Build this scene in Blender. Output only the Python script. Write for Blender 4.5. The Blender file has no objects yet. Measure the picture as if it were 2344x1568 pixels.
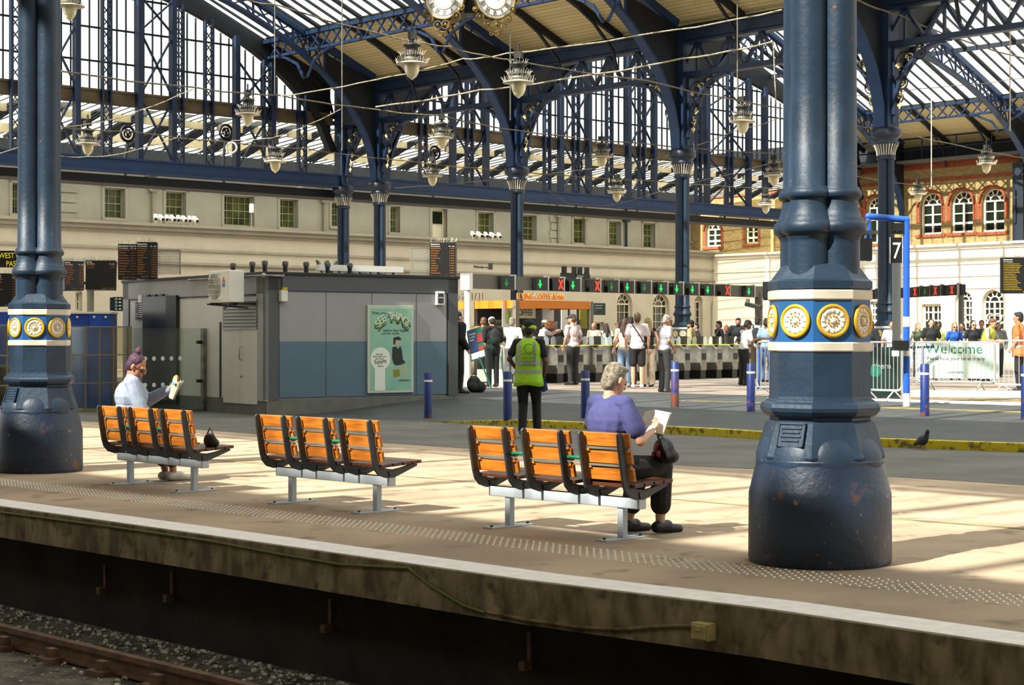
import bpy, math, random
from mathutils import Vector as V, Matrix as M
random.seed(7)
SC = bpy.context.scene; COL = SC.collection
# ---- camera model of the photograph (2344 x 1568): level camera, horizon row 772, 4000 px focal length, lens 1.5 m above the platform
F, CX, HY, HC = 4000.0, 1172.0, 772.0, 1.5
UX, UY, WX, WY = -.674, .739, .739, .674            # unit axes of the station: U along the platforms (away), W across them
n_ = math.hypot(UX, UY); UX /= n_; UY /= n_; WX, WY = UY, -UX
U = V((UX, UY, 0)); W = V((WX, WY, 0))
UVM = M(((WX, UX, 0, 0), (WY, UY, 0, 0), (0, 0, 1, 0), (0, 0, 0, 1)))   # (v, u, z) -> world
ROT = math.atan2(WY, WX)
I4 = M.Identity(4)
R = math.radians
def Tr(*p): return M.Translation(V(p[0] if len(p) == 1 else p))
def Rx(a): return M.Rotation(R(a), 4, 'X')
def Ry(a): return M.Rotation(R(a), 4, 'Y')
def Rz(a): return M.Rotation(R(a), 4, 'Z')
def Sc(x, y, z): return M.Diagonal(V((x, y, z, 1)))
def uv(u, v, z=0): return UVM @ V((v, u, z))
def at(px, py, Y): return V(((px - CX) / F * Y, Y, HC - (py - HY) * Y / F))
def on_u(px, py, c):
    r = (px - CX) / F; Y = c / (UY + UX * r); X = r * Y
    return WX * X + WY * Y, HC + (HY - py) * Y / F      # (v, z)
def on_v(px, py, c):
    r = (px - CX) / F; Y = c / (WY + WX * r); X = r * Y
    return UX * X + UY * Y, HC + (HY - py) * Y / F      # (u, z)
def sst(x): x = max(0., min(1., x)); return x * x * (3 - 2 * x)
KN = V((.697, .717))
def kt(x, y): return (x + 1.64) * .697 + (y - 30.9) * .717
def gz(x, y):                                            # height of the ground: platform 0, concourse raised behind the kerb
    t = kt(x, y)
    if t <= 0: return 0.
    k = sst((x + 1.9) / 2.4)
    return .115 * k + (.29 - .115 * k) * sst(t / (4.2 + 5 * k))
def gp(px, py, z=None):
    if z is not None:
        Y = F * (HC - z) / (py - HY); return V(((px - CX) / F * Y, Y, z))
    z = 0.
    for _ in range(12):
        Y = F * (HC - z) / (py - HY); z = .5 * z + .5 * gz((px - CX) / F * Y, Y)
    return V(((px - CX) / F * Y, Y, z))
def gY(px, Y): x = (px - CX) / F * Y; return V((x, Y, gz(x, Y)))

# ---- mesh builder
class MB:
    def __init__(s, T=None): s.v = []; s.f = []; s.mi = []; s.sm = []; s.T = T or I4; s.cm = 0
    def add(s, vs, fs, sm=False):
        o = len(s.v); s.v += [s.T @ V(p) for p in vs]
        flip = s.T.determinant() < 0
        for f in fs:
            f = [i + o for i in f]; s.f.append(f[::-1] if flip else f)
        s.mi += [s.cm] * len(fs); s.sm += [sm] * len(fs)
        return s
    def box(s, c, d, Rm=None):
        x, y, z = d[0] / 2, d[1] / 2, d[2] / 2; c = V(c)
        vs = [V((a * x, b * y, e * z)) for e in (-1, 1) for b in (-1, 1) for a in (-1, 1)]
        if Rm is not None: vs = [(Rm @ p.to_4d()).to_3d() if len(Rm) == 4 else Rm @ p for p in vs]
        return s.add([c + p for p in vs], [(0, 2, 3, 1), (4, 5, 7, 6), (0, 1, 5, 4), (2, 6, 7, 3), (0, 4, 6, 2), (1, 3, 7, 5)])
    def b2(s, a, b):                                     # box from two corners
        a, b = V(a), V(b); return s.box((a + b) / 2, (abs(b.x - a.x), abs(b.y - a.y), abs(b.z - a.z)))
    def bar(s, p, q, w, h=None, up=(0, 0, 1)):
        p, q = V(p), V(q); h = h or w; d = (q - p)
        if d.length < 1e-6: return s
        d.normalize(); up = V(up)
        if abs(d.dot(up)) > .98: up = V((0, 1, 0)) if abs(d.y) < .9 else V((1, 0, 0))
        x = d.cross(up).normalized(); z = x.cross(d)
        x *= w / 2; z *= h / 2
        vs = [p - x - z, p + x - z, p + x + z, p - x + z, q - x - z, q + x - z, q + x + z, q - x + z]
        return s.add(vs, [(0, 1, 2, 3), (7, 6, 5, 4), (0, 4, 5, 1), (1, 5, 6, 2), (2, 6, 7, 3), (3, 7, 4, 0)])
    def tube(s, p, q, r, r2=None, n=10, cap=True): return s.path([p, q], [r, r if r2 is None else r2], n, cap)
    def path(s, pts, r, n=6, cap=True, closed=False):
        pts = [V(p) for p in pts]; m = len(pts); rs = r if isinstance(r, (list, tuple)) else [r] * m
        vs = []; fs = []; ref = None
        for i, p in enumerate(pts):
            if closed: d = pts[(i + 1) % m] - pts[i - 1]
            else: d = pts[min(i + 1, m - 1)] - pts[max(i - 1, 0)]
            d.normalize()
            if ref is None: ref = V((0, 0, 1)) if abs(d.z) < .9 else V((1, 0, 0))
            x = d.cross(ref)
            if x.length < 1e-4: ref = V((1, .3, 0)); x = d.cross(ref)
            x.normalize(); y = x.cross(d); ref = y
            for k in range(n):
                a = 2 * math.pi * k / n; vs.append(p + (x * math.cos(a) + y * math.sin(a)) * rs[i])
        for i in range(m if closed else m - 1):
            j = (i + 1) % m
            for k in range(n):
                l = (k + 1) % n; fs.append((i * n + k, j * n + k, j * n + l, i * n + l))
        s.add(vs, fs, n > 5)
        if cap and not closed:
            s.add(vs[:n], [tuple(range(n))]); s.add(vs[-n:], [tuple(range(n))[::-1]])
        return s
    def lathe(s, prof, n=24, c=(0, 0, 0), a0=0., sm=True, cap=True):
        vs = []; fs = []; c = V(c)
        for r, z in prof:
            for k in range(n):
                a = a0 + 2 * math.pi * k / n; vs.append(c + V((r * math.cos(a), r * math.sin(a), z)))
        for i in range(len(prof) - 1):
            for k in range(n):
                l = (k + 1) % n; fs.append((i * n + k, i * n + l, (i + 1) * n + l, (i + 1) * n + k))
        s.add(vs, fs, sm)
        if cap: s.add(vs[:n], [tuple(range(n))[::-1]]); s.add(vs[-n:], [tuple(range(n))])
        return s
    def prism(s, poly, y0, y1):                          # polygon in x,z extruded along y
        n = len(poly); a = sum(poly[i][0] * poly[(i + 1) % n][1] - poly[(i + 1) % n][0] * poly[i][1] for i in range(n))
        if a < 0: poly = poly[::-1]
        vs = [V((x, y0, z)) for x, z in poly] + [V((x, y1, z)) for x, z in poly]
        fs = [tuple(range(n)), tuple(range(n, 2 * n))[::-1]] + [(i, n + i, n + (i + 1) % n, (i + 1) % n) for i in range(n)]
        return s.add(vs, fs)
    def slab(s, poly, z0, z1):                           # polygon in x,y extruded along z
        T = s.T; s.T = T @ M(((1, 0, 0, 0), (0, 0, 1, 0), (0, 1, 0, 0), (0, 0, 0, 1))); s.prism(poly, z0, z1); s.T = T; return s
    def ell(s, c, r, Rm=None, n=12, m=8):
        vs = [V((0, 0, -1))]; fs = []
        for i in range(1, m):
            a = math.pi * i / m - math.pi / 2
            for k in range(n):
                b = 2 * math.pi * k / n; vs.append(V((math.cos(a) * math.cos(b), math.cos(a) * math.sin(b), math.sin(a))))
        vs.append(V((0, 0, 1)))
        for k in range(n):
            l = (k + 1) % n; fs.append((0, 1 + l, 1 + k)); fs.append((len(vs) - 1, len(vs) - 1 - n + k, len(vs) - 1 - n + l))
            for i in range(m - 2): fs.append((1 + i * n + k, 1 + i * n + l, 1 + (i + 1) * n + l, 1 + (i + 1) * n + k))
        r = (r, r, r) if isinstance(r, (int, float)) else r; c = V(c)
        o = [V((p.x * r[0], p.y * r[1], p.z * r[2])) for p in vs]
        if Rm is not None: o = [(Rm.to_3x3()) @ p for p in o]
        return s.add([c + p for p in o], fs, True)
    def cap(s, p, q, r, r2=None, n=10):                  # capsule with closed round ends
        p, q = V(p), V(q); r2 = r if r2 is None else r2; d = q - p
        if d.length < 1e-5: return s.ell(p, r)
        d.normalize(); ref = V((0, 0, 1)) if abs(d.z) < .9 else V((1, 0, 0)); x = d.cross(ref).normalized(); y = x.cross(d)
        prof = [(math.cos(a) * r, -math.sin(a) * r, 0) for a in (1.4, 1.05, .7, .35, 0)] + [(math.cos(a) * r2, math.sin(a) * r2, 1) for a in (0, .35, .7, 1.05, 1.4)]
        vs = []; fs = []
        for rr, h, e in prof:
            b = (q if e else p) + d * h
            for k in range(n):
                a = 2 * math.pi * k / n; vs.append(b + (x * math.cos(a) + y * math.sin(a)) * rr)
        m = len(prof)
        for i in range(m - 1):
            for k in range(n): l = (k + 1) % n; fs.append((i * n + k, (i + 1) * n + k, (i + 1) * n + l, i * n + l))
        fs.append(tuple(range(n))); fs.append(tuple(range((m - 1) * n, m * n))[::-1])
        return s.add(vs, fs, True)
    def torus(s, c, R0, r, Rm=I4, n=24, m=8):
        pts = [V(c) + (Rm.to_3x3() @ V((R0 * math.cos(2 * math.pi * k / n), R0 * math.sin(2 * math.pi * k / n), 0))) for k in range(n)]
        return s.path(pts, r, m, closed=True)
    def mesh(s, name):
        me = bpy.data.meshes.new(name); me.from_pydata([tuple(p) for p in s.v], [], s.f)
        me.polygons.foreach_set('material_index', s.mi); me.polygons.foreach_set('use_smooth', s.sm); me.update()
        return me
    def build(s, name, mats, parent=None, bevel=0, **kw):
        me = s.mesh(name)
        for m in (mats if isinstance(mats, (list, tuple)) else [mats]): me.materials.append(MAT[m] if isinstance(m, str) else m)
        o = bpy.data.objects.new(name, me); COL.objects.link(o)
        if parent is not None: o.parent = parent
        if bevel:
            b = o.modifiers.new('bevel', 'BEVEL'); b.width = bevel; b.segments = 2; b.limit_method = 'ANGLE'; b.angle_limit = R(40)
        return tag(o, **kw)
def tag(o, label=None, cat=None, group=None, kind=None):
    if label: o['label'] = label
    if cat: o['category'] = cat
    if group: o['group'] = group
    if kind: o['kind'] = kind
    return o
def thing(name, label, cat, loc=(0, 0, 0), rz=0., group=None, kind=None):
    o = bpy.data.objects.new(name, None); COL.objects.link(o); o.empty_display_size = .1
    o.location = loc; o.rotation_euler = (0, 0, rz)
    return tag(o, label, cat, group, kind)
def struct(mb, name, mats, label=None, parent=None, **kw): return mb.build(name, mats, parent, label=label, kind='structure', **kw)
def copy_tree(o, parent=None):
    c = o.copy(); COL.objects.link(c)
    if parent is not None: c.parent = parent
    for ch in list(o.children): copy_tree(ch, c)
    return c
# ---- hidden work scene for text and remeshing
TMP = bpy.data.scenes.new('work')
def tmp_dg():
    with bpy.context.temp_override(scene=TMP, view_layer=TMP.view_layers[0]):
        dg = bpy.context.evaluated_depsgraph_get(); dg.update(); return dg
def text_mesh(body, size, ext=.003, align='CENTER', line=1.0, sx=1.0):
    cu = bpy.data.curves.new('t', 'FONT'); cu.body = body; cu.size = size; cu.extrude = ext; cu.align_x = align; cu.space_line = line; cu.resolution_u = 3
    o = bpy.data.objects.new('t', cu); TMP.collection.objects.link(o)
    dg = tmp_dg()
    me = bpy.data.meshes.new_from_object(o.evaluated_get(dg))
    TMP.collection.objects.unlink(o); bpy.data.objects.remove(o); bpy.data.curves.remove(cu)
    vs = [V((v.co.x * sx, v.co.y, v.co.z)) for v in me.vertices]; fs = [tuple(p.vertices) for p in me.polygons]
    bpy.data.meshes.remove(me); return vs, fs
def text(mb, body, size, T, ext=.003, align='CENTER', line=1.0, sx=1.0):   # lettering standing in the local x,z plane facing -y
    vs, fs = text_mesh(body, size, ext, align, line, sx); o = mb.T; mb.T = o @ T @ Rx(90); mb.add(vs, fs); mb.T = o
    return mb
def remesh(mb, vox, smooth=2):
    me = mb.mesh('r'); o = bpy.data.objects.new('r', me); TMP.collection.objects.link(o)
    m = o.modifiers.new('r', 'REMESH'); m.mode = 'VOXEL'; m.voxel_size = vox; m.use_smooth_shade = True
    if smooth:
        m = o.modifiers.new('s', 'SMOOTH'); m.factor = .5; m.iterations = smooth
    dg = tmp_dg()
    r = bpy.data.meshes.new_from_object(o.evaluated_get(dg))
    TMP.collection.objects.unlink(o); bpy.data.objects.remove(o); bpy.data.meshes.remove(me)
    r.polygons.foreach_set('use_smooth', [True] * len(r.polygons))
    return r
def place(me, name, mats, parent, **kw):
    me.name = name
    me.materials.clear()
    for m in (mats if isinstance(mats, (list, tuple)) else [mats]): me.materials.append(MAT[m] if isinstance(m, str) else m)
    o = bpy.data.objects.new(name, me); COL.objects.link(o); o.parent = parent
    return tag(o, **kw)

# ---- materials
MAT = {}
def lin(c): return tuple((x / 255 / 12.92 if x <= 10 else ((x / 255 + .055) / 1.055) ** 2.4) for x in c)
def mat(name, rgb, rough=.6, metal=0., var=0., scale=4., rgb2=None, bump=0., bscale=None, spec=.5, emit=0., coord='Object', detail=5., thr=None, stretch=None):
    m = bpy.data.materials.new(name); m.use_nodes = True; nt = m.node_tree; b = nt.nodes['Principled BSDF']
    c = lin(rgb); b.inputs['Base Color'].default_value = (*c, 1); b.inputs['Roughness'].default_value = rough; b.inputs['Metallic'].default_value = metal
    b.inputs['Specular IOR Level'].default_value = spec
    if emit: b.inputs['Emission Color'].default_value = (*c, 1); b.inputs['Emission Strength'].default_value = emit
    if var or rgb2 or bump:
        tc = nt.nodes.new('ShaderNodeTexCoord'); mp = nt.nodes.new('ShaderNodeMapping'); nt.links.new(tc.outputs[coord], mp.inputs[0])
        if stretch: mp.inputs['Scale'].default_value = stretch
        nz = nt.nodes.new('ShaderNodeTexNoise'); nz.inputs['Scale'].default_value = scale; nz.inputs['Detail'].default_value = detail
        nt.links.new(mp.outputs[0], nz.inputs[0])
        if var or rgb2:
            cr = nt.nodes.new('ShaderNodeValToRGB'); nt.links.new(nz.outputs[0], cr.inputs[0])
            lo, hi = thr or (.35, .65)
            cr.color_ramp.elements[0].position = lo; cr.color_ramp.elements[1].position = hi
            c2 = lin(rgb2) if rgb2 else tuple(x * (1 - var) for x in c)
            cr.color_ramp.elements[0].color = (*c2, 1); cr.color_ramp.elements[1].color = (*c, 1)
            nt.links.new(cr.outputs[0], b.inputs['Base Color'])
        if bump:
            nb = nt.nodes.new('ShaderNodeTexNoise'); nb.inputs['Scale'].default_value = bscale or scale * 8; nb.inputs['Detail'].default_value = 4
            nt.links.new(mp.outputs[0], nb.inputs[0])
            bp = nt.nodes.new('ShaderNodeBump'); bp.inputs['Strength'].default_value = bump; bp.inputs['Distance'].default_value = .02
            nt.links.new(nb.outputs[0], bp.inputs['Height']); nt.links.new(bp.outputs[0], b.inputs['Normal'])
    MAT[name] = m; return m
def overlay(m, rgb, scale, lo, hi, stretch=None, zmax=None):     # a second noise layer of another colour (rust, stains) over a material's own colour
    nt = m.node_tree; b = nt.nodes['Principled BSDF']; inp = b.inputs['Base Color']
    tc = nt.nodes.new('ShaderNodeTexCoord'); mp = nt.nodes.new('ShaderNodeMapping'); nt.links.new(tc.outputs['Object'], mp.inputs[0])
    if stretch: mp.inputs['Scale'].default_value = stretch
    nz = nt.nodes.new('ShaderNodeTexNoise'); nz.inputs['Scale'].default_value = scale; nz.inputs['Detail'].default_value = 8; nt.links.new(mp.outputs[0], nz.inputs[0])
    mr = nt.nodes.new('ShaderNodeMapRange'); mr.inputs[1].default_value = lo; mr.inputs[2].default_value = hi; nt.links.new(nz.outputs[0], mr.inputs[0])
    fac = mr.outputs[0]
    if zmax is not None:
        sp = nt.nodes.new('ShaderNodeSeparateXYZ'); nt.links.new(tc.outputs['Object'], sp.inputs[0])
        m2 = nt.nodes.new('ShaderNodeMapRange'); m2.inputs[1].default_value = zmax; m2.inputs[2].default_value = zmax * .35; nt.links.new(sp.outputs[2], m2.inputs[0])
        mu = nt.nodes.new('ShaderNodeMath'); mu.operation = 'MULTIPLY'; nt.links.new(fac, mu.inputs[0]); nt.links.new(m2.outputs[0], mu.inputs[1]); fac = mu.outputs[0]
    mx = nt.nodes.new('ShaderNodeMix'); mx.data_type = 'RGBA'; nt.links.new(fac, mx.inputs[0])
    if inp.is_linked: nt.links.new(inp.links[0].from_socket, mx.inputs[6])
    else: mx.inputs[6].default_value = inp.default_value
    mx.inputs[7].default_value = (*lin(rgb), 1); nt.links.new(mx.outputs[2], inp)
    return m
def brick(name, c1, c2, mortar, sx, rough=.85, coord='Object', rot=None, scale=1., msz=.012, bw=.23, rh=.075):
    m = mat(name, c1, rough); nt = m.node_tree; b = nt.nodes['Principled BSDF']
    tc = nt.nodes.new('ShaderNodeTexCoord'); mp = nt.nodes.new('ShaderNodeMapping'); nt.links.new(tc.outputs[coord], mp.inputs[0])
    if rot: mp.inputs['Rotation'].default_value = rot
    t = nt.nodes.new('ShaderNodeTexBrick'); nt.links.new(mp.outputs[0], t.inputs[0])
    t.inputs['Color1'].default_value = (*lin(c1), 1); t.inputs['Color2'].default_value = (*lin(c2), 1); t.inputs['Mortar'].default_value = (*lin(mortar), 1)
    t.inputs['Scale'].default_value = scale; t.inputs['Mortar Size'].default_value = msz; t.inputs['Brick Width'].default_value = bw; t.inputs['Row Height'].default_value = rh
    nt.links.new(t.outputs['Color'], b.inputs['Base Color']); return m
def glass(name, tint, clear=.8, rough=.05, diff=None, trans=None):   # a thin pane: mostly see-through, a little reflection, optional frosting
    m = bpy.data.materials.new(name); m.use_nodes = True; nt = m.node_tree; nt.nodes.clear(); out = nt.nodes.new('ShaderNodeOutputMaterial')
    t = nt.nodes.new('ShaderNodeBsdfTransparent'); t.inputs[0].default_value = (*lin(tint), 1)
    g = nt.nodes.new('ShaderNodeBsdfGlossy' if diff is None else 'ShaderNodeBsdfTranslucent')
    g.inputs[0].default_value = (*lin(diff or (235, 240, 240)), 1)
    if diff is None: g.inputs['Roughness'].default_value = rough
    x = nt.nodes.new('ShaderNodeMixShader'); x.inputs[0].default_value = 1 - clear
    nt.links.new(t.outputs[0], x.inputs[1]); nt.links.new(g.outputs[0], x.inputs[2]); nt.links.new(x.outputs[0], out.inputs[0])
    MAT[name] = m; return m
# =============================== materials
mat('platform', (186, 163, 136), .9, var=.34, scale=.7, bump=.25, bscale=40, detail=8)
overlay(MAT['platform'], (120, 104, 80), 3.0, .58, .72)
mat('roadway', (104, 101, 93), .75, var=.4, scale=.9, bump=.2, bscale=60, detail=8)
mat('asphalt', (70, 72, 72), .6, var=.35, scale=1.2, bump=.2, bscale=60, detail=8)
mat('paving', (160, 145, 132), .45, var=.25, scale=1.5, detail=6)
mat('edge_white', (252, 246, 242), .8, var=.12, scale=9, bump=.15, bscale=60)
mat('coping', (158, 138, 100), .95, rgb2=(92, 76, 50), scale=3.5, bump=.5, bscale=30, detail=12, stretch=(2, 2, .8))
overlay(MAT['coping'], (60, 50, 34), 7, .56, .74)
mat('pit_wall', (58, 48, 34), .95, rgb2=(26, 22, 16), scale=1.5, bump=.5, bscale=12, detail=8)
mat('track_bed', (112, 106, 92), .95, rgb2=(52, 48, 42), scale=5, bump=1., bscale=30, detail=9)
overlay(MAT['track_bed'], (225, 218, 200), 22, .62, .72)
mat('rail_steel', (124, 92, 66), .55, .1, rgb2=(92, 66, 46), scale=8)
mat('stud', (244, 240, 228), .3, .3)
mat('kerb', (120, 108, 70), .85, rgb2=(70, 66, 52), scale=5)
mat('yellow_paint', (206, 184, 24), .7, rgb2=(112, 102, 54), scale=9, thr=(.38, .5), detail=9)
mat('line_yellow', (150, 132, 66), .8, rgb2=(104, 98, 82), scale=3)
mat('line_white', (206, 194, 170), .8)
mat('iron_blue', (27, 49, 70), .5, var=.3, scale=6, bump=.15, bscale=25, spec=.45)
overlay(MAT['iron_blue'], (96, 56, 30), 9, .66, .72, zmax=1.15)
overlay(MAT['iron_blue'], (120, 72, 40), 14, .70, .74)
mat('base_blue', (17, 37, 60), .45, var=.3, scale=6, bump=.2, bscale=25, spec=.6)
overlay(MAT['base_blue'], (84, 52, 32), 6, .60, .68, zmax=.9)
overlay(MAT['base_blue'], (120, 90, 60), 16, .66, .72)
mat('band_white', (214, 204, 184), .7, var=.15, scale=8)
mat('band_blue', (28, 84, 138), .45)
mat('gold', (214, 164, 30), .4, .15)
mat('medallion_white', (226, 220, 206), .6)
mat('arch_blue', (18, 56, 100), .5, var=.25, scale=2, spec=.5)  # brighter copy of roof_iron: sun on arch flanges in the colour; girder's own blue
mat('roof_iron', (17, 42, 74), .5, var=.3, scale=2, spec=.5)
mat('roof_dark', (13, 22, 34), .6, var=.3, scale=2)
mat('bench_black', (52, 55, 55), .45, spec=.5)
mat('bench_grey', (190, 198, 204), .5, .0, var=.1, scale=6)
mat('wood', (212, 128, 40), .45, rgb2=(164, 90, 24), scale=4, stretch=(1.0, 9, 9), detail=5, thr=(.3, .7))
mat('wood_dark', (96, 52, 26), .4, rgb2=(64, 34, 18), scale=5, stretch=(1.2, 14, 14))  # seat slats, darker and redder than the backrest wood
mat('spike', (226, 216, 196), .4, .3)
mat('lamp_grey', (126, 124, 112), .5, .3, var=.3, scale=8); mat('lamp_dark', (40, 42, 40), .5, .2); mat('lamp_white', (206, 200, 180), .5)
mat('green_metal', (22, 112, 84), .45)
# =============================== platform, edge, kerb, concourse
EDGE = [(-40.0, 51.3), (-12.0, 23.05), (-4.54, 15.5), (-1.82, 12.74), (.076, 10.79), (1.38, 9.66), (2.48, 8.475), (9.5, 1.2), (18, -7.6)]
def off(pts, d):                                         # offset the edge polyline by d towards the platform
    out = []
    for i, (x, y) in enumerate(pts):
        a = pts[max(i - 1, 0)]; b = pts[min(i + 1, len(pts) - 1)]; t = V((b[0] - a[0], b[1] - a[1])).normalized()
        out.append((x - t.y * d, y + t.x * d))
    return out
KERB = [(-30, 58.5), (-1.64, 30.9), (-.02, 29.55), (2.97, 26.5), (4.93, 23.9), (6.68, 22.7), (22, 7.5), (34, -4)]
mb = MB(); e0 = off(EDGE, 0); n = len(e0)
mb.slab(e0 + KERB[::-1], -.26, 0)
struct(mb, 'floor', 'platform', 'tan concrete railway platform carrying the benches and the two big columns')
mb = MB(); a = off(EDGE, .003); b = off(EDGE, .33)
mb.slab(a + b[::-1], .0, .006)
struct(mb, 'trim_1', 'edge_white', 'white painted line along the platform edge')
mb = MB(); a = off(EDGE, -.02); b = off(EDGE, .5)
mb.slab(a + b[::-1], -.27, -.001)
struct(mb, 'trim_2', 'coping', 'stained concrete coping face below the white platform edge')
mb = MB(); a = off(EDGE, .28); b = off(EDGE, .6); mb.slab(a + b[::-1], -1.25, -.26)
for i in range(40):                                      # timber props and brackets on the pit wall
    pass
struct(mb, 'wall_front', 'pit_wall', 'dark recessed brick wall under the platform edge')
mb = MB(); a = off(EDGE, .3); b = off(EDGE, -9); mb.slab(b + a[::-1], -1.3, -.96)
struct(mb, 'ground', 'track_bed', 'dirty track bed beside the platform wall')
rows = []
P = [V((*p, 0)) for p in off(EDGE, 1.12)[1:8]]
def along(pts, step):
    out = []; carry = 0.
    for p, q in zip(pts, pts[1:]):
        d = (q - p); L = d.length; d.normalize(); s = carry
        while s < L: out.append((p + d * s, d)); s += step
        carry = s - L
    return out
mb = MB()
for p, d in along(P, .0665):
    nn = V((-d.y, d.x, 0))
    for k in range(6):
        c = p + nn * (.07 * k); mb.lathe([(.0105, 0), (.009, .006), (.005, .0075)], 7, (c.x, c.y, .0))
struct(mb, 'trim_3', 'stud', 'strip of small raised metal studs along the platform edge')
mb = MB()
P = [V((*p, 0)) for p in off(EDGE, 4.75)[0:8]]
for p, q in zip(P, P[1:]): mb.bar(p + V((0, 0, .002)), q + V((0, 0, .002)), .06, .004)
struct(mb, 'trim_4', 'line_yellow', 'thin worn yellow line along the platform behind the benches')
mb = MB()                                                # worn white floor markings right of the big column
for px, py, w, dd in ((2075, 1172, .22, 0), (2062, 1176, .05, 1), (2135, 1180, .12, 0), (2165, 1178, .14, 0), (2190, 1181, .12, 0), (2235, 1183, .3, 0), (2250, 1186, .05, 1), (2290, 1188, .12, 0), (2330, 1192, .2, 0), (2300, 1160, .25, 0)):
    p = gp(px, py, 0.); d = V((.7, -.71, 0)) if dd else V((1, -.1, 0)); mb.bar(p - d * w / 2 + V((0, 0, .002)), p + d * w / 2 + V((0, 0, .002)), .035, .004)
struct(mb, 'trim_5', 'line_white', 'broken white painted marks on the platform floor beside the big column')
# service roadway between platform and kerb
mb = MB(); k0 = KERB[1:7]; k1 = [(x - .697 * 4.6, y - .717 * 4.6) for x, y in k0]; k1[0] = (k1[0][0] - 4, k1[0][1] + 5); k0 = [(-9, 38.2)] + k0
mb.slab(k1 + k0[::-1], 0., .004)
struct(mb, 'trim_6', 'roadway', 'grey worn asphalt lane in front of the yellow kerb')
# kerb: one strip of kerb stones, yellow face
def kk(x): return .115 * sst((x + 1.9) / 2.4)
mb = MB(); pts = []
for p, q in zip(KERB[1:7], KERB[2:7]):
    for i in range(12): pts.append((p[0] + (q[0] - p[0]) * i / 12, p[1] + (q[1] - p[1]) * i / 12))
for p, q in zip(pts, pts[1:]):
    nx, ny = KN * .16; vs = []
    for (x, y) in (p, q):
        z = kk(x) + .004; vs += [(x, y, -.01), (x - .004, y, z - .012), (x + .01, y + .012, z), (x + nx, y + ny, z), (x + nx, y + ny, -.01)]
    mb.add(vs, [(i, i + 5, i + 6, i + 1) for i in range(4)])
struct(mb, 'kerb', 'yellow_paint', 'flaking yellow painted kerb edging the raised concourse')
def grid(mb, t0, t1, nt):
    ss = []
    for p, q in zip(KERB, KERB[1:]):
        L = math.dist(p, q); m = max(2, int(L / 1.2))
        for i in range(m): ss.append((p[0] + (q[0] - p[0]) * i / m, p[1] + (q[1] - p[1]) * i / m))
    vs = []; fs = []; m = len(ss)
    for j in range(nt + 1):
        t = t0 + (t1 - t0) * j / nt
        for (x, y) in ss:
            X, Y = x + KN.x * t, y + KN.y * t
            vs.append((X, Y, gz(X, Y) if t > .01 else kk(X) - .001))
    for j in range(nt):
        for i in range(m - 1): fs.append((j * m + i, j * m + i + 1, (j + 1) * m + i + 1, (j + 1) * m + i))
    mb.add(vs, fs)
mb = MB(); grid(mb, 0, 8.6, 14); struct(mb, 'floor_concourse', 'asphalt', 'dark asphalt strip of the concourse behind the kerb')
mb = MB(); grid(mb, 8.6, 60, 12); struct(mb, 'floor_hall', 'paving', 'pale paved floor of the ticket gate hall')
# rail and chairs in the pit
t = thing('rail', 'rusty running rail on the track bed below the platform', 'rail', (0, 0, 0))
P = [V((*p, 0)) for p in off(EDGE, -.74)[1:7]]
mb = MB(); mb2 = MB()
for p, q in zip(P, P[1:]):
    for (w, h, z) in ((.07, .04, -.82), (.022, .09, -.88), (.14, .02, -.935)): mb.bar(p + V((0, 0, z)), q + V((0, 0, z)), w, h)
mb.build('rail_bar', 'rail_steel', t)
for p, d in along(P, .72)[2:]:
    if p.x < 1.0: MB(Tr(p + V((0, 0, -.955))) @ M.Rotation(math.atan2(d.y, d.x), 4, 'Z')).box((0, 0, 0), (.2, .36, .07)).box((0, .1, .05), (.1, .06, .1)).box((0, -.1, .05), (.1, .06, .1)).build('rail_chair', 'rail_steel', t)
mb = MB()
rr = random.Random(3)
P = [V((*p, 0)) for p in off(EDGE, .2)[1:6]]
for p, d in along(P, .03):
    if p.x > 1.5: continue
    for _ in range(4):
        c = p + V((.71, -.7, 0)) * 0 + V((d.y, -d.x, 0)) * (rr.random() ** 1.7) * 1.25; s = rr.uniform(.007, .028)
        mb.ell((c.x, c.y, -.96 + s * .4), (s, s * rr.uniform(.5, 1.2), s * .7), Rz(rr.uniform(0, 180)), 6, 4)
mat('stones', (225, 220, 206), .9, rgb2=(110, 104, 92), scale=20)
mb.build('trackside_rubble', 'stones', None, kind='stuff', label='pale rubble and litter along the foot of the pit wall', cat='rubble')
# cable along the coping and its junction box
mat('cable_green', (104, 108, 40), .6); mat('box_cream', (178, 160, 96), .7, var=.2, scale=20)
P = []
C = [(0, 1172), (250, 1205), (480, 1238), (640, 1268), (780, 1292), (935, 1300), (985, 1340), (1060, 1385), (1110, 1402)]
def oncop(px, py):                                       # a point on the vertical coping face seen at (px, py)
    r = (px - CX) / F
    for (a, b) in zip(off(EDGE, -.03), off(EDGE, -.03)[1:]):
        dx, dy = b[0] - a[0], b[1] - a[1]; den = dx - r * dy
        s = (r * a[1] - a[0]) / den if abs(den) > 1e-9 else -1
        if 0 <= s <= 1: Y = a[1] + s * dy; return V((r * Y, Y, HC - (py - HY) * Y / F))
mb = MB(); mb.path([oncop(*c) for c in C], .011, 6)
mb.build('loose_cable', 'cable_green', None, label='yellow-green cable sagging under the white platform edge', cat='cable')
mb = MB(); mb.path([oncop(*c) for c in ((1115, 1400), (1200, 1418), (1330, 1436), (1420, 1441), (1520, 1433), (1600, 1432))], .012, 6)
mb.build('loose_cable', 'coping', None, label='dusty brown cable hanging from the coping to the junction box', cat='cable')
p = oncop(1622, 1443); t = thing('junction_box', 'small cream junction box fixed to the coping face', 'junction box', p, R(-45))
MB().box((0, -.045, 0), (.12, .08, .1)).build('box_body', 'box_cream', t, bevel=.006)
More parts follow.
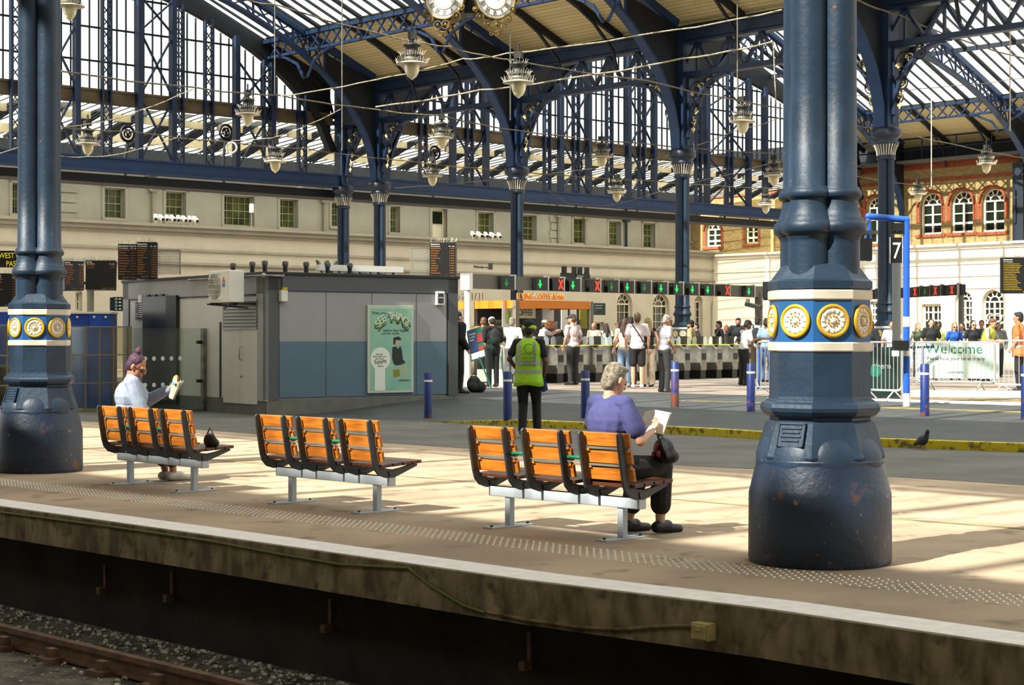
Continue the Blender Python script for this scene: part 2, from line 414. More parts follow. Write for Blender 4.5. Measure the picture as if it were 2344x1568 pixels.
MB().box((0, -.09, 0), (.1, .012, .08)).box((0, -.098, .02), (.03, .01, .03)).build('box_lid', 'box_cream', t, bevel=.003)
for (px, py, lab) in ((170, 1335, 'rusty bracket on the pit wall, nearest the left frame edge'), (322, 1352, 'rusty bracket on the pit wall below the first bench'), (682, 1420, 'rusty bracket on the pit wall below the middle bench'), (1138, 1505, 'rusty bracket on the pit wall below the third bench')):
    p = oncop(px, py); t = thing('wall_bracket', lab, 'bracket', p + V((.22, .24, 0)), R(-45), 'brackets on the pit wall'); MB().b2((-.015, -.03, -.1), (.015, .02, .12)).build('bracket_plate', 'rail_steel', t); MB().b2((-.03, -.09, -.12), (.02, .0, -.06)).build('bracket_hook', 'rail_steel', t)
# =============================== the two big clustered columns beside the track
AX = R(-129.5)
def big_column(loc, label, mats_seed=0):
    t = thing('platform_column', label, 'column', loc, AX, 'clustered cast iron columns on the platform edge')
    mb = MB(); mb.lathe([(.468, 0), (.475, .03), (.472, .46), (.462, .50), (.425, .655), (.422, .675), (.428, .69), (.41, .70), (.36, .705)], 48)
    mb.build('plinth', 'base_blue', t)
    o8 = R(22.5); k8 = 1 / math.cos(o8)
    mb = MB(); mb.lathe([(.395 * k8, .70), (.398 * k8, .715), (.335 * k8, .935), (.325 * k8, .945), (.31 * k8, .95), (.31 * k8, .975)], 8, a0=o8, sm=False)
    for k in range(8):                                   # half-moon bosses at the foot of each face
        a = R(45 * k); M_ = M.Rotation(a, 4, 'Z') @ Tr(.375, 0, .715) @ Ry(-16)
        mb.T = M_; mb.ell((0, 0, .01), (.045, .14, .125), n=20, m=12)
    mb.T = I4; mb.build('skirt', 'iron_blue', t)
    mb = MB(M.Rotation(R(0), 4, 'Z') @ Tr(.372, 0, .84) @ Ry(-16.2)); mb.box((0, 0, .02), (.02, .2, .16)); mb.box((.008, 0, .095), (.02, .2, .012)); mb.box((.008, .095, .02), (.02, .012, .15)); mb.box((.008, -.095, .02), (.02, .012, .15))
    for j in range(4): mb.box((.012, 0, .065 - j * .028), (.012, .15 - .02 * (j % 2), .012))
    mb.build('cast_plaque', 'iron_blue', t)
    mb = MB(); mb.lathe([(.32 * k8, .97), (.345 * k8, .985), (.365 * k8, 1.01), (.37 * k8, 1.035), (.36 * k8, 1.06), (.335 * k8, 1.075), (.332 * k8, 1.085), (.318 * k8, 1.09), (.314 * k8, 1.11)], 8, a0=o8, sm=False); mb.build('torus_ring', 'iron_blue', t)
    mb = MB(); mb.lathe([(.312 * k8, 1.09), (.31 * k8, 1.40)], 8, a0=o8, sm=False); mb.build('drum', 'iron_blue', t)
    for z0, z1 in ((1.405, 1.468), (1.745, 1.812)):
        mb = MB(); mb.lathe([(.315 * k8, z0), (.322 * k8, z0 + .008), (.322 * k8, z1 - .008), (.315 * k8, z1)], 8, a0=o8, sm=False); mb.build('white_band', 'band_white', t, label='cream painted band')
    mb = MB(); mb.lathe([(.308 * k8, 1.40), (.308 * k8, 1.83)], 8, a0=o8, sm=False); mb.build('medallion_band', 'band_blue', t, label='bright blue band behind the medallions')
    for k in range(8):
        a = R(45 * k); T = M.Rotation(a, 4, 'Z') @ Tr(.309, 0, 1.607) @ Ry(90)
        mb = MB(T); mb.lathe([(.088, 0), (.088, .016), (.06, .018), (.055, .012), (.03, .012)], 24)
        for j in range(12):
            b = 2 * math.pi * j / 12; mb.ell((.068 * math.cos(b), .068 * math.sin(b), .016), (.017, .01, .008), M.Rotation(b, 4, 'Z'), 8, 5)
        md = mb.build('medallion', 'medallion_white', t, label='round cream medallion with petals')
        mb = MB(T); mb.torus((0, 0, .012), .098, .013, n=28); mb.build('medallion_rim', 'gold', md, label='gold painted rim')
        mb = MB(T)
        for j in range(10):
            b = 2 * math.pi * j / 10; mb.ell((.034 * math.cos(b), .034 * math.sin(b), .017), .0068, None, 6, 4)
        mb.build('bead_ring', 'gold', md, label='ring of gold beads')
        mb = MB(T); mb.ell((0, 0, .014), (.022, .022, .017)); mb.build('boss', 'medallion_white', md)
    mb = MB(); mb.lathe([(.308 * k8, 1.815), (.322 * k8, 1.82), (.322 * k8, 1.87), (.30 * k8, 1.885), (.235 * k8, 1.98), (.15, 2.0)], 8, a0=o8, sm=False); mb.build('shoulder', 'iron_blue', t)
    prof = [(.138, 1.85), (.14, 1.95), (.14, 2.13), (.142, 2.155), (.152, 2.165), (.152, 2.178), (.17, 2.185), (.184, 2.205), (.186, 2.235), (.178, 2.262), (.162, 2.272), (.162, 2.285), (.15, 2.295), (.137, 2.34), (.126, 2.40), (.126, 2.415), (.14, 2.42), (.152, 2.435), (.154, 2.455), (.146, 2.475), (.138, 2.48), (.138, 2.492), (.122, 2.50), (.119, 3.2), (.115, 5.0), (.112, 7.0)]
    for k in range(4):
        a = R(90 * k); c = (.142 * math.cos(a), .142 * math.sin(a), 0)
        MB().lathe(prof, 28, c).build('shaft', 'iron_blue', t)
    mb = MB()                                            # fluted neck with cream flutes, then the moulded capital
    mb.lathe([(.26, 6.5), (.27, 6.53), (.27, 6.58), (.24, 6.6), (.25, 6.72), (.3, 6.86), (.34, 6.92), (.36, 6.96), (.36, 7.0), (.3, 7.04), (.36, 7.12), (.41, 7.16), (.43, 7.2), (.43, 7.36), (.33, 7.4)], 24)
    cp = mb.build('capital', 'base_blue', t)
    mb = MB()
    for k in range(24):
        a = 2 * math.pi * (k + .5) / 24; e = V((math.cos(a), math.sin(a), 0)); mb.path([e * .248 + V((0, 0, 6.62)), e * .262 + V((0, 0, 6.74)), e * .31 + V((0, 0, 6.87)), e * .345 + V((0, 0, 6.92))], .016, 5)
    mb.build('flute', 'band_white', cp, label='cream painted flutes')
    MB().box((0, 0, 9.3), (.5, .5, 3.8)).build('upper_pier', 'roof_iron', t)
    return t
COLA = big_column((2.06, 11.7, 0), 'large rusting dark blue clustered column beside the woman in purple, with gold and cream medallions')
big_column((-5.3, 19.6, 0), 'large dark blue clustered column with gold and cream medallions beside the woman with purple hair')
# =============================== benches
def make_bench(label, loc, rz):
    t = thing('platform_bench', label, 'bench', loc, rz, 'three-seat slatted benches on the platform')
    MB().b2((-.2, -.04, .235), (1.4, .04, .315)).build('crossbeam', 'bench_grey', t, bevel=.006, label='silver grey steel beam')
    for x in (0, 1.2):
        l = MB().b2((x - .028, -.028, .012), (x + .028, .028, .24)).build('leg', 'bench_grey', t, bevel=.004)
        mb = MB(); mb.b2((x - .055, -.24, 0), (x + .055, .24, .012))
        mb.build('foot_plate', 'bench_grey', l, bevel=.003)
        mb = MB()
        for y in (-.2, .2): MB().tube((x, y, .012), (x, y, .025), .012, n=6).build('bolt', 'bench_black', l)
    cl = [(-.245, .79), (-.235, .72), (-.185, .45), (-.165, .40), (-.125, .365), (-.06, .345), (.02, .34), (.10, .36), (.28, .41)]
    wd = [.026, .03, .03, .034, .04, .04, .036, .028, .016]
    up = []; dn = []
    for i, (y, z) in enumerate(cl):
        a = cl[max(i - 1, 0)]; b = cl[min(i + 1, len(cl) - 1)]; d = V((b[0] - a[0], b[1] - a[1])).normalized(); nx, nz = -d.y, d.x
        up.append((y + nx * wd[i], z + nz * wd[i])); dn.append((y - nx * wd[i], z - nz * wd[i]))
    top = [(-.262, .80), (-.248, .806), (-.232, .802)]
    poly = dn[::-1] + [top[0], top[1], top[2]] + up
    sw = Rz(90)
    for x in (-.2, .19, .4, .79, 1.0, 1.39):
        mb = MB(Tr(x, 0, 0) @ M(((0, 1, 0, 0), (1, 0, 0, 0), (0, 0, 1, 0), (0, 0, 0, 1)))); mb.prism(poly, -.011, .011)
        mb.prism([(-.035, .31), (.035, .31), (.05, .36), (-.05, .36)], -.02, .02)
        f = mb.build('side_frame', 'bench_black', t, bevel=.004, label='black cast side frame')
        mb = MB()
        for z, y in ((.672, -.205), (.545, -.18)): MB().box((x + .022, y + .03, z), (.03, .03, .026)).build('slat_bracket', 'wood', f, label='orange wooden slat end')
    for s in range(3):
        x0, x1 = -.245 + s * .6, .235 + s * .6
        mb = MB(); rail = MB()
        for (z, h) in ((.748, .100), (.620, .098), (.494, .098)):
            y = -.215 + (.80 - z) * .19 + .015
            T = Tr(0, y + .012, z) @ Rx(11); mb.T = T; mb.b2((x0, -.014, -h / 2), (x1, .014, h / 2))
        for z in (.684, .557):
            y = -.215 + (.80 - z) * .19 + .012; rail.box(((x0 + x1) / 2, y, z), (x1 - x0 - .02, .02, .016))
        b = mb.build('backrest', 'wood', t, bevel=.004, label='three varnished orange wooden slats')
        rail.build('back_rail', 'lamp_grey', b)
        mb = MB()
        for i in range(4):
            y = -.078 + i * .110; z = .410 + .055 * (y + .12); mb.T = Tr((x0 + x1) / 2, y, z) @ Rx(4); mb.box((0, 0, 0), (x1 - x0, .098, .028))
        mb.build('seat', 'wood_dark', t, bevel=.004, label='dark brown wooden slat seat')
    for s in range(2):
        mb = MB(); mb.path([(.19 + .6 * s, -.17, .60), (.4 + .6 * s, -.17, .60)], .014, 10); mb.build('link_bar', 'green_metal', t, label='green metal link bar')
    return t
BENCH = []
for lab, a, b in (('wooden slat bench carrying the woman in the pale blue shirt', (296, 1107), (448, 1125)),
                  ('empty wooden slat bench between the two occupied ones', (668, 1150), (865, 1172)),
                  ('wooden slat bench carrying the woman in the purple top', (1165, 1205), (1427, 1234))):
    A, B = gp(*a, 0.), gp(*b, 0.); d = B - A
    m = (A + B) / 2; d.normalize(); A = m - d * .6; rz = math.atan2(d.y, d.x)
    if not BENCH: o = make_bench(lab, A, rz)
    else:
        o = copy_tree(BENCH[0]); o.location = A; o.rotation_euler.z = rz; o['label'] = lab
    BENCH.append(o)
# =============================== roof, arches and screens (built in station coordinates: x = v across, y = u along, z up)
mat('boards', (214, 200, 150), .8)
brick('boards', (216, 204, 156), (206, 192, 146), (120, 110, 84), 1, .8, rot=(0, 0, R(90)), bw=4.2, rh=.16, msz=.008)
glass('roof_glass', (250, 252, 252), .86, diff=(250, 250, 245)); glass('clear_glass', (252, 253, 252), .97, .02)
glass('frost_glass', (240, 240, 225), .25, diff=(255, 250, 232))
mat('sill_brown', (104, 90, 66), .85, var=.4, scale=2); mat('cream_wood', (206, 198, 166), .8, var=.2, scale=3)
mat('bar_dark', (24, 34, 46), .6); mat('gold_cream', (226, 206, 150), .6); mat('dark_void', (8, 10, 10), .8)
ROWV, V2 = 41.0, 75.0
def uvo(mb, name, mats, parent=None, **kw):              # an object whose local frame is the station frame
    o = mb.build(name, mats, parent, **kw)
    if parent is None: o.rotation_euler = (0, 0, ROT)
    return o
def zr(d): return 11.2 + .42 * d
def zin(v, v0, v1, off=.35, b=7.3):
    a = (v1 - v0) / 2 - off; c = (v0 + v1) / 2; q = 1 - ((v - c) / a) ** 2
    return 7.4 + b * math.sqrt(q) if q > 0 else 7.4
def slope(v0, sgn, d0, d1, u0, u1, m, th=.06, lift=.12): # one roof slope rising from the row v0 in direction sgn
    mb = MB(); pts = [(v0 + sgn * d0, zr(d0) + lift), (v0 + sgn * d1, zr(d1) + lift), (v0 + sgn * d1, zr(d1) + lift + th), (v0 + sgn * d0, zr(d0) + lift + th)]
    return mb.prism(pts, u0, u1)
def bars(v0, sgn, d0, d1, u0, u1, step=.62, purl=(7.5, 11.5)):
    mb = MB(); u = u0 - .7; k = 0  # offset and wide fourth bars set for floor stripes that miss the columns
    while u < u1: mb.bar((v0 + sgn * d0, u, zr(d0) + .06), (v0 + sgn * d1, u, zr(d1) + .06), .2 if k % 4 == 0 else .05, .09, (0, 0, 1)); u += step; k += 1
    for d in purl:
        if d0 < d < d1: mb.bar((v0 + sgn * d, u0, zr(d)), (v0 + sgn * d, u1, zr(d)), .12, .2)
    return mb
NROW = 9.4
ROOFS = [('roof_boards', NROW, -1, -.1, 11.3, -50, 55, 0), ('roof_boards', NROW, 1, -.1, 2.1, -50, 55, 0), ('roof_glazing', NROW, -1, 11.3, 15.9, -50, 55, 1), ('roof_glazing', -22.2, 1, 13.9, 15.85, -50, 55, 1), ('roof_boards', -22.2, 1, 2.0, 13.9, -50, 55, 0),  # unseen near slopes; board and glass limits set to shape shade on the floor
         ('roof_glazing', NROW, 1, 2.1, 15.9, -50, 55, 1),
         ('roof_boards', ROWV, -1, -.1, 3.5, 10, 55, 0), ('roof_glazing', ROWV, -1, 3.5, 15.9, 10, 55, 1),
         ('roof_boards', ROWV, 1, -.1, 3.5, 5, 55, 0), ('roof_glazing', ROWV, 1, 3.5, 17.1, 5, 55, 1),
         ('roof_boards', V2, -1, -.8, 3.5, 5, 55, 0), ('roof_glazing', V2, -1, 3.5, 17.1, 5, 55, 1)]
for i, (nm, v0, sg, d0, d1, u0, u1, gl) in enumerate(ROOFS):
    o = uvo(slope(v0, sg, d0, d1, u0, u1, 0, .012 if gl else .06, .11 if gl else .12), nm, 'roof_glass' if gl else 'boards', kind='structure', label='glazed slope of the station roof' if gl else 'cream boarded slope of the station roof')
    if gl: uvo(bars(v0, sg, d0, d1, u0, u1), 'glazing_bar', 'bar_dark', o)
# rafters under the visible boarded slopes, lattice purlins
for v0, sg, us in ((ROWV, -1, (21.6, 29.3, 37.0, 44.7, 52.4)), (V2, -1, (13.9, 21.6, 29.3, 37.0, 44.7, 52.4))):
    for u in us:
        mb = MB()
        for du in (2.57, 5.13):
            if u + du < 55: mb.bar((v0 + .0 * sg, u + du, zr(0) - .02), (v0 + sg * 3.5, u + du, zr(3.5) - .02), .14, .2); mb.path([(v0 + sg * .25, u + du, zr(0) - 1.2), (v0 + sg * .5, u + du, zr(.5) - .62), (v0 + sg * 1.4, u + du, zr(1.4) - .2), (v0 + sg * 2.2, u + du, zr(2.2) - .08)], .06, 5)
        if mb.v: uvo(mb, 'roof_rafter', 'roof_dark', kind='structure')
    mb = MB(); d = 3.45; y0 = us[0] - 6; a = zr(d) - .02; b = a - .62
    mb.bar((v0 + sg * d, y0, a), (v0 + sg * d, 55, a), .16, .14); mb.bar((v0 + sg * d, y0, b), (v0 + sg * d, 55, b), .14, .1)
    y = y0; k = 0
    while y < 54.5: mb.bar((v0 + sg * d, y, a if k % 2 else b), (v0 + sg * d, y + .64, b if k % 2 else a), .06, .05); mb.bar((v0 + sg * d, y, b if k % 2 else a), (v0 + sg * d, y + .64, a if k % 2 else b), .06, .05); y += .64; k += 1
    for u in us:
        for s2 in (-1, 1): mb.path([(v0 + sg * d, u + .1 * s2, b - 1.0), (v0 + sg * d, u + .5 * s2, b - .45), (v0 + sg * d, u + 1.3 * s2, b - .1), (v0 + sg * d, u + 2.0 * s2, b)], .06, 5)
    uvo(mb, 'lattice_purlin', 'roof_iron', kind='structure')
def arch_rib(v0, v1, u, vlo=None, vhi=None, label=None):
    mb = MB(); wb = MB(); a = (v1 - v0) / 2 - .3; c = (v0 + v1) / 2; P = []
    for i in range(41):
        th = math.pi * i / 40; P.append((c - a * math.cos(th), u, 7.4 + 7.3 * math.sin(th)))
    P = [p for p in P if (vlo is None or p[0] >= vlo) and (vhi is None or p[0] <= vhi)]
    for p, q in zip(P, P[1:]):
        mb.bar(p, q, .34, .09, (0, 0, 1) if abs(q[0] - p[0]) > .05 else (1, 0, 0))
    zo = lambda v: zr(min(v - v0, v1 - v))
    for p, q in zip(P, P[1:]):
        mb.bar((p[0], u, zo(p[0])), (q[0], u, zo(q[0])), .26, .24)
    # web: solid spandrel beside the columns, open struts further up
    for s, vc in ((1, v0), (-1, v1)):
        pts = [p for p in P if 0 <= s * (p[0] - vc) <= 3.0]
        if len(pts) > 2:
            pts = sorted(pts, key=lambda p: s * p[0])
            poly = [(vc + s * .2, 7.45)] + [(p[0], p[2]) for p in pts] + [(pts[-1][0], zo(pts[-1][0]) - .3 if zo(pts[-1][0]) - .3 > pts[-1][2] else pts[-1][2] + .02), (vc + s * .2, zr(.2) - .1)]
            wb.prism(poly, u - .03, u + .03)
    for i, (p, q) in enumerate(zip(P, P[1:])):
        d = min(p[0] - v0, v1 - p[0])
        if d > 2.2 and zo(p[0]) - p[2] > .25:
            mb.bar((p[0], u, p[2]), (p[0], u, zo(p[0])), .07, .07)
            mb.bar((p[0], u, p[2]), (q[0], u, zo(q[0])), .05, .05); mb.bar((q[0], u, q[2]), (p[0], u, zo(p[0])), .05, .05)
    o = uvo(mb, 'roof_arch', 'arch_blue', kind='structure', label=label or 'blue iron arch rib of the station roof'); uvo(wb, 'spandrel_plate', 'roof_dark', o); return o
for u in (29.3, 37.0, 44.7, 52.4): arch_rib(NROW, ROWV, u); arch_rib(ROWV, V2, u)
arch_rib(ROWV, V2, 21.6)
# far row of columns: copies of the near column turned onto the station axes, with brackets and gilt scrolls
FARC = [(29.3, 'dark blue clustered column behind the blue portal frame numbered seven'), (37.0, 'dark blue clustered column rising behind the ticket gates with its ringed base in view'),
        (44.7, 'dark blue clustered column rising through the orange coffee kiosk'), (52.4, 'dark blue column behind the grey cabin, nearer of the close pair'), (54.7, 'dark blue column under the blue screen girder, farther of the close pair')]
def spiral(c, r0, r1, turns, a0, sgn=1, n=22):
    return [(c[0] + (r0 + (r1 - r0) * i / n) * math.cos(a0 + sgn * 2 * math.pi * turns * i / n), c[1] + (r0 + (r1 - r0) * i / n) * math.sin(a0 + sgn * 2 * math.pi * turns * i / n)) for i in range(n + 1)]
arcp = [(.30 + 1.6 * (1 - math.cos(t * math.pi / 2 / 12)), 7.75 + 1.85 * math.sin(t * math.pi / 2 / 12)) for t in range(13)]
BR = {}
for i, (u, lab) in enumerate(FARC):
    c = copy_tree(COLA); c.location = uv(u, ROWV, 0); c.rotation_euler.z = ROT + math.pi; c['label'] = lab; c['group'] = 'clustered columns of the far row'
    for s in ((-1, 1) if u < 54 else (1,)):
        if s not in BR:
            mb = MB()
            for p, q in zip(arcp, arcp[1:]): mb.bar((0, s * p[0], p[1]), (0, s * q[0], q[1]), .22, .09, (0, 1, 0) if abs(q[1] - p[1]) > .1 else (0, 0, 1))
            mb.bar((0, s * .25, 9.66), (0, s * 2.1, 9.66), .24, .1); mb.bar((0, s * .28, 7.5), (0, s * .28, 9.6), .1, .08)
            b = mb.build('roof_bracket', 'roof_iron', c, label='curved blue bracket')
            mb = MB()
            for cc, r0, r1, tn, a0 in (((.62, 9.2), .05, .24, 1.2, 0), ((1.12, 9.42), .04, .16, 1.2, 2), ((.52, 8.62), .05, .16, 1.2, 1), ((.45, 8.2), .03, .09, 1.2, 4)):
                for dr in (0,): mb.path([(0, s * y, z) for y, z in spiral(cc, r0, r1, tn, a0)], .03, 5)
                mb.torus((0, s * cc[0], cc[1]), r1 + .04, .022, Ry(90), 16, 5)
            b2 = mb.build('scroll_frame', 'roof_dark', b)
            mb = MB()
            for cc, r0, r1, tn, a0, sg in (((.80, 9.28), .03, .15, 1.4, .5, 1), ((1.12, 9.45), .02, .1, 1.3, 3, -1), ((.56, 8.55), .02, .11, 1.3, 1, 1), ((.5, 8.25), .02, .1, 1.2, 4, -1), ((.46, 7.98), .01, .06, 1.2, 2, 1), ((.42, 9.1), .02, .08, 1.2, 2, 1)):
                mb.path([(x_, s * y, z) for y, z in spiral(cc, r0, r1, tn, a0, sg) for x_ in (.0,)], .026, 5)
            mb.path([(0, s * y, z) for y, z in ((.45, 7.9), (.5, 8.2), (.44, 8.45), (.55, 8.75), (.62, 9.0), (.85, 9.25), (1.15, 9.5), (1.35, 9.56))], .024, 5)
            BR[s] = (b, b2, mb.build('gilt_scroll', 'gold_cream', b, label='gilded scroll ornament'))
        else:
            b, b2, b3 = BR[s]; x = b.copy(); COL.objects.link(x); x.parent = c
            for y in (b2, b3): z = y.copy(); COL.objects.link(z); z.parent = x
# longitudinal lattice girders between the far columns
for a, b in ((21.6, 29.3), (29.3, 37.0), (37.0, 44.7), (44.7, 52.4)):
    mb = MB(); v = ROWV
    mb.bar((v, a, 10.95), (v, b, 10.95), .36, .32); mb.bar((v, a, 11.16), (v, b, 11.16), .5, .1); mb.bar((v, a, 10.72), (v, b, 10.72), .44, .08); mb.bar((v, a, 9.72), (v, b, 9.72), .3, .16)
    n = 6; st = (b - a) / n
    for i in range(n):
        y0 = a + st * i; y1 = y0 + st; ym = (y0 + y1) / 2
        mb.bar((v, y0, 9.8), (v, ym, 10.7), .12, .09); mb.bar((v, y1, 9.8), (v, ym, 10.7), .12, .09); mb.bar((v, ym, 9.8), (v, ym, 10.7), .1, .06)
    uvo(mb, 'lattice_girder', 'roof_iron', kind='structure', label='blue lattice girder between two far columns')
# glazed gable screens at the end of both roofs
US = 54.9
def post_v(px, py): return on_u(px, py, US)[0]
def screen(v0, v1, solid, lattice, xpairs, label):
    zt = lambda v: min(zin(v, v0, v1, .2), 14.6)
    mb = MB(); V0, V1 = v0 + .4, v1 - .4
    v = V0 + .35; pane = []
    N = 60; g = [(V0 + (V1 - V0) * i / N) for i in range(N + 1)]
    gl = MB(); poly = [(x, zt(x)) for x in g if zt(x) > 10.15]; poly = [(poly[0][0], 10.1)] + poly + [(poly[-1][0], 10.1)]
    gl.prism(poly, US + .3, US + .31)
    root = uvo(gl, 'gable_screen', 'clear_glass', kind='structure', label=label)
    while v < V1 - .3:
        if zt(v) > 10.3: mb.bar((v, US + .3, 10.1), (v, US + .3, zt(v)), .035, .07, (0, 1, 0))
        v += .36
    z = 11.2
    while z < 14.5:
        w = [x for x in g if zt(x) > z]
        if len(w) > 1: mb.bar((w[0], US + .3, z), (w[-1], US + .3, z), .08, .06)
        z += 1.18
    uvo(mb, 'glazing_bar', 'bar_dark', root)
    mb = MB(); mb.b2((V0, US - .05, 9.72), (V1, US + .5, 10.12)); mb.b2((V0, US - .1, 10.1), (V1, US + .55, 10.18)); uvo(mb, 'sill_beam', 'sill_brown', root)
    mb = MB()
    for p, q in zip(g, g[1:]): mb.prism([(p, zt(p) + .1), (q, zt(q) + .1), (q, max(zr(min(q - v0, v1 - q)) + .1, zt(q) + .15)), (p, max(zr(min(p - v0, v1 - p)) + .1, zt(p) + .15))], US + .1, US + .2)
    uvo(mb, 'gable_boarding', 'roof_dark', root)
    mb = MB()
    for p, q in zip(g, g[1:]): mb.bar((p, US, zt(p) + .12), (q, US, zt(q) + .12), .3, .3, (0, 0, 1))
    uvo(mb, 'arch_trim', 'roof_dark', root)
    for v in solid:
        if zt(v) > 8.2: uvo(MB().b2((v - .1, US - .3, 7.6), (v + .1, US - .04, zt(v) + .05)), 'screen_post', 'roof_iron', root)
    for v in lattice:
        t = zt(v)
        if t < 8.2: continue
        mb = MB()
        for s in (-.16, .16): mb.b2((v + s - .032, US - .26, 7.6), (v + s + .032, US - .08, t))
        z = 7.7; k = 1
        while z < t - .3: mb.bar((v - .16 * k, US - .17, z), (v + .16 * k, US - .17, z + .42), .03, .03); mb.bar((v + .16 * k, US - .15, z), (v - .16 * k, US - .15, z + .42), .03, .03); z += .42; k = -k
        uvo(mb, 'lattice_post', 'roof_iron', root)
    for a, b in xpairs:
        mb = MB(); z = 7.75
        while z < min(zt(a), zt(b)) - .6:
            h = min(2.3, min(zt(a), zt(b)) - z)
            mb.bar((a, US - .2, z), (b, US - .2, z + h), .09, .05); mb.bar((b, US - .24, z), (a, US - .24, z + h), .09, .05); z += 2.3
        uvo(mb, 'cross_brace', 'roof_iron', root)
    return root
L1 = dict(solid=[post_v(x, 300) for x in (170, 313, 390, 535, 617)], lattice=[post_v(x, 300) for x in (30, 100, 238, 404, 472, 606, 685)])
screen(NROW, ROWV, L1['solid'], L1['lattice'], [(post_v(313, 300), post_v(390, 300)), (post_v(535, 300), post_v(617, 300)), (post_v(90, 300), post_v(170, 300))], 'tall glazed gable screen of the nearer roof with blue posts and cross braces')
L2 = dict(solid=[post_v(x, 320) for x in (1030, 1106, 1277, 1341, 1432, 1491, 1612, 1707, 1745)], lattice=[post_v(x, 320) for x in (962, 1068, 1246, 1312, 1388, 1462, 1592, 1664)])
screen(ROWV, V2, L2['solid'], L2['lattice'], [(post_v(1277, 320), post_v(1341, 320)), (post_v(1432, 320), post_v(1491, 320)), (post_v(1030, 320), post_v(1106, 320)), (post_v(1612, 320), post_v(1707, 320))], 'tall glazed gable screen of the farther roof with blue posts and cross braces')
mb = MB(); mb.b2((NROW, US - .34, 7.35), (70.5, US + .1, 7.78)); mb.b2((NROW, US - .42, 7.74), (70.5, US + .18, 7.8)); mb.b2((NROW, US - .42, 7.3), (70.5, US + .18, 7.36))
uvo(mb, 'screen_girder', 'arch_blue', kind='structure', label='long riveted blue girder carrying the glazed gable screens')
mb = MB(); mb.b2((NROW, US + .3, 6.95), (70.5, US + 1.5, 7.25)); uvo(mb, 'girder_soffit', 'roof_dark', kind='structure')
# iron roundels standing between the girder and the sill
for px, py in ((292, 306), (517, 302), (995, 350), (1200, 348), (1322, 378), (1462, 396), (1597, 400), (1662, 395)):
    v, z = on_u(px, py, US + .6); mb = MB()
    mb.torus((v, US + .6, z), .27, .05, Rx(90), 20, 6); mb.torus((v, US + .6, z), .14, .03, Rx(90), 16, 5); mb.path([(v - .1 + .2 * i / 8, US + .6, z + .17 * math.sin(i)) for i in range(9)], .03, 5)
    mb.path([(v, US + .6, z - .3), (v - .1, US + .6, z - .9), (v - .1, US + .6, 7.0)], .06, 5)
    uvo(mb, 'iron_roundel', 'roof_dark', kind='structure')
# ridge-and-furrow canopy between the screens and the building
mb = MB(); fr = MB(); cr = MB(); P_ = 1.65; v = 24.0; u0 = US + 1.0
def pane(v0, v1, ua, za, ub, zb): mb.add([(v0, ua, za), (v1, ua, za), (v1, ub, zb), (v0, ub, zb)], [(0, 1, 2, 3)])
while v < 74:
    pane(v, v + 1.12, u0, 9.95, u0 + 1.8, 9.78); cr.b2((v, u0 + 1.75, 9.5), (v + 1.12, u0 + 1.9, 9.78))
    for k in range(3): fr.bar((v + .37 * (k + .0), u0, 9.93), (v + .37 * k, u0 + 1.8, 9.76), .03, .04)
    pane(v - .6, v + 1.05, u0 + 2.1, 9.72, u0 + 5.0, 9.5); pane(v - .6, v + 1.05, u0 + 5.3, 9.6, u0 + 8.9, 9.4)
    for k in range(3): fr.bar((v - .5 + .5 * k, u0 + 2.1, 9.69), (v - .5 + .5 * k, u0 + 5.0, 9.47), .04, .05); fr.bar((v - .5 + .5 * k, u0 + 5.3, 9.57), (v - .5 + .5 * k, u0 + 8.9, 9.37), .04, .05)
    for k in range(4): fr.bar((v + .05 + .17 * k, u0 + 3.2, 8.75), (v + 1.25 + .17 * k, u0 + 1.7, 9.85), .07, .09)
    v += P_
cr.b2((24, u0 + 4.95, 9.15), (74, u0 + 5.1, 9.5)); fr.b2((24, u0 + 8.8, 8.95), (74, u0 + 9.0, 9.4)); fr.b2((24, u0 - .1, 9.9), (74, u0 + .1, 10.05))
o = uvo(mb, 'rear_canopy', 'frost_glass', kind='structure', label='ridge and furrow glazed canopy between the screens and the pale building')
uvo(fr, 'canopy_bar', 'bar_dark', o); uvo(cr, 'canopy_fascia', 'cream_wood', o)
# =============================== station buildings
mat('stucco', (160, 157, 144), .85, var=.12, scale=1.2, detail=8); mat('stucco_low', (200, 195, 180), .85, var=.1, scale=1.2, detail=8)
mat('stucco_white', (246, 240, 224), .8, var=.06, scale=1.0)
brick('yellow_brick', (168, 144, 86), (134, 110, 60), (128, 116, 88), 1, rot=(R(90), 0, 0)); MAT['yellow_brick'].node_tree.nodes['Brick Texture'].inputs['Scale'].default_value = 1.
mat('red_brick', (156, 78, 42), .85, rgb2=(120, 58, 34), scale=8)
mat('window_glass', (26, 34, 22), .08, spec=.8); mat('window_green', (88, 96, 40), .15, spec=.7, rgb2=(44, 52, 22), scale=1.5); mat('frame_cream', (228, 222, 200), .6); mat('shop_dark', (26, 28, 24), .15, spec=.8)
mat('sash_grey', (150, 147, 128), .6); mat('grey_pipe', (140, 134, 116), .6); mat('lead_grey', (96, 98, 96), .7)
def holes_wall(mb, x0, x1, z0, z1, y0, y1, holes):
    xs = sorted({x0, x1, *[h[0] for h in holes], *[h[1] for h in holes]}); xs = [x for x in xs if x0 <= x <= x1]
    for a, b in zip(xs, xs[1:]):
        hs = sorted([h for h in holes if h[0] < (a + b) / 2 < h[1]], key=lambda h: h[2]); z = z0
        for h in hs:
            if h[2] > z: mb.b2((a, y0, z), (b, y1, h[2]))
            z = max(z, h[3])
        if z < z1: mb.b2((a, y0, z), (b, y1, z1))
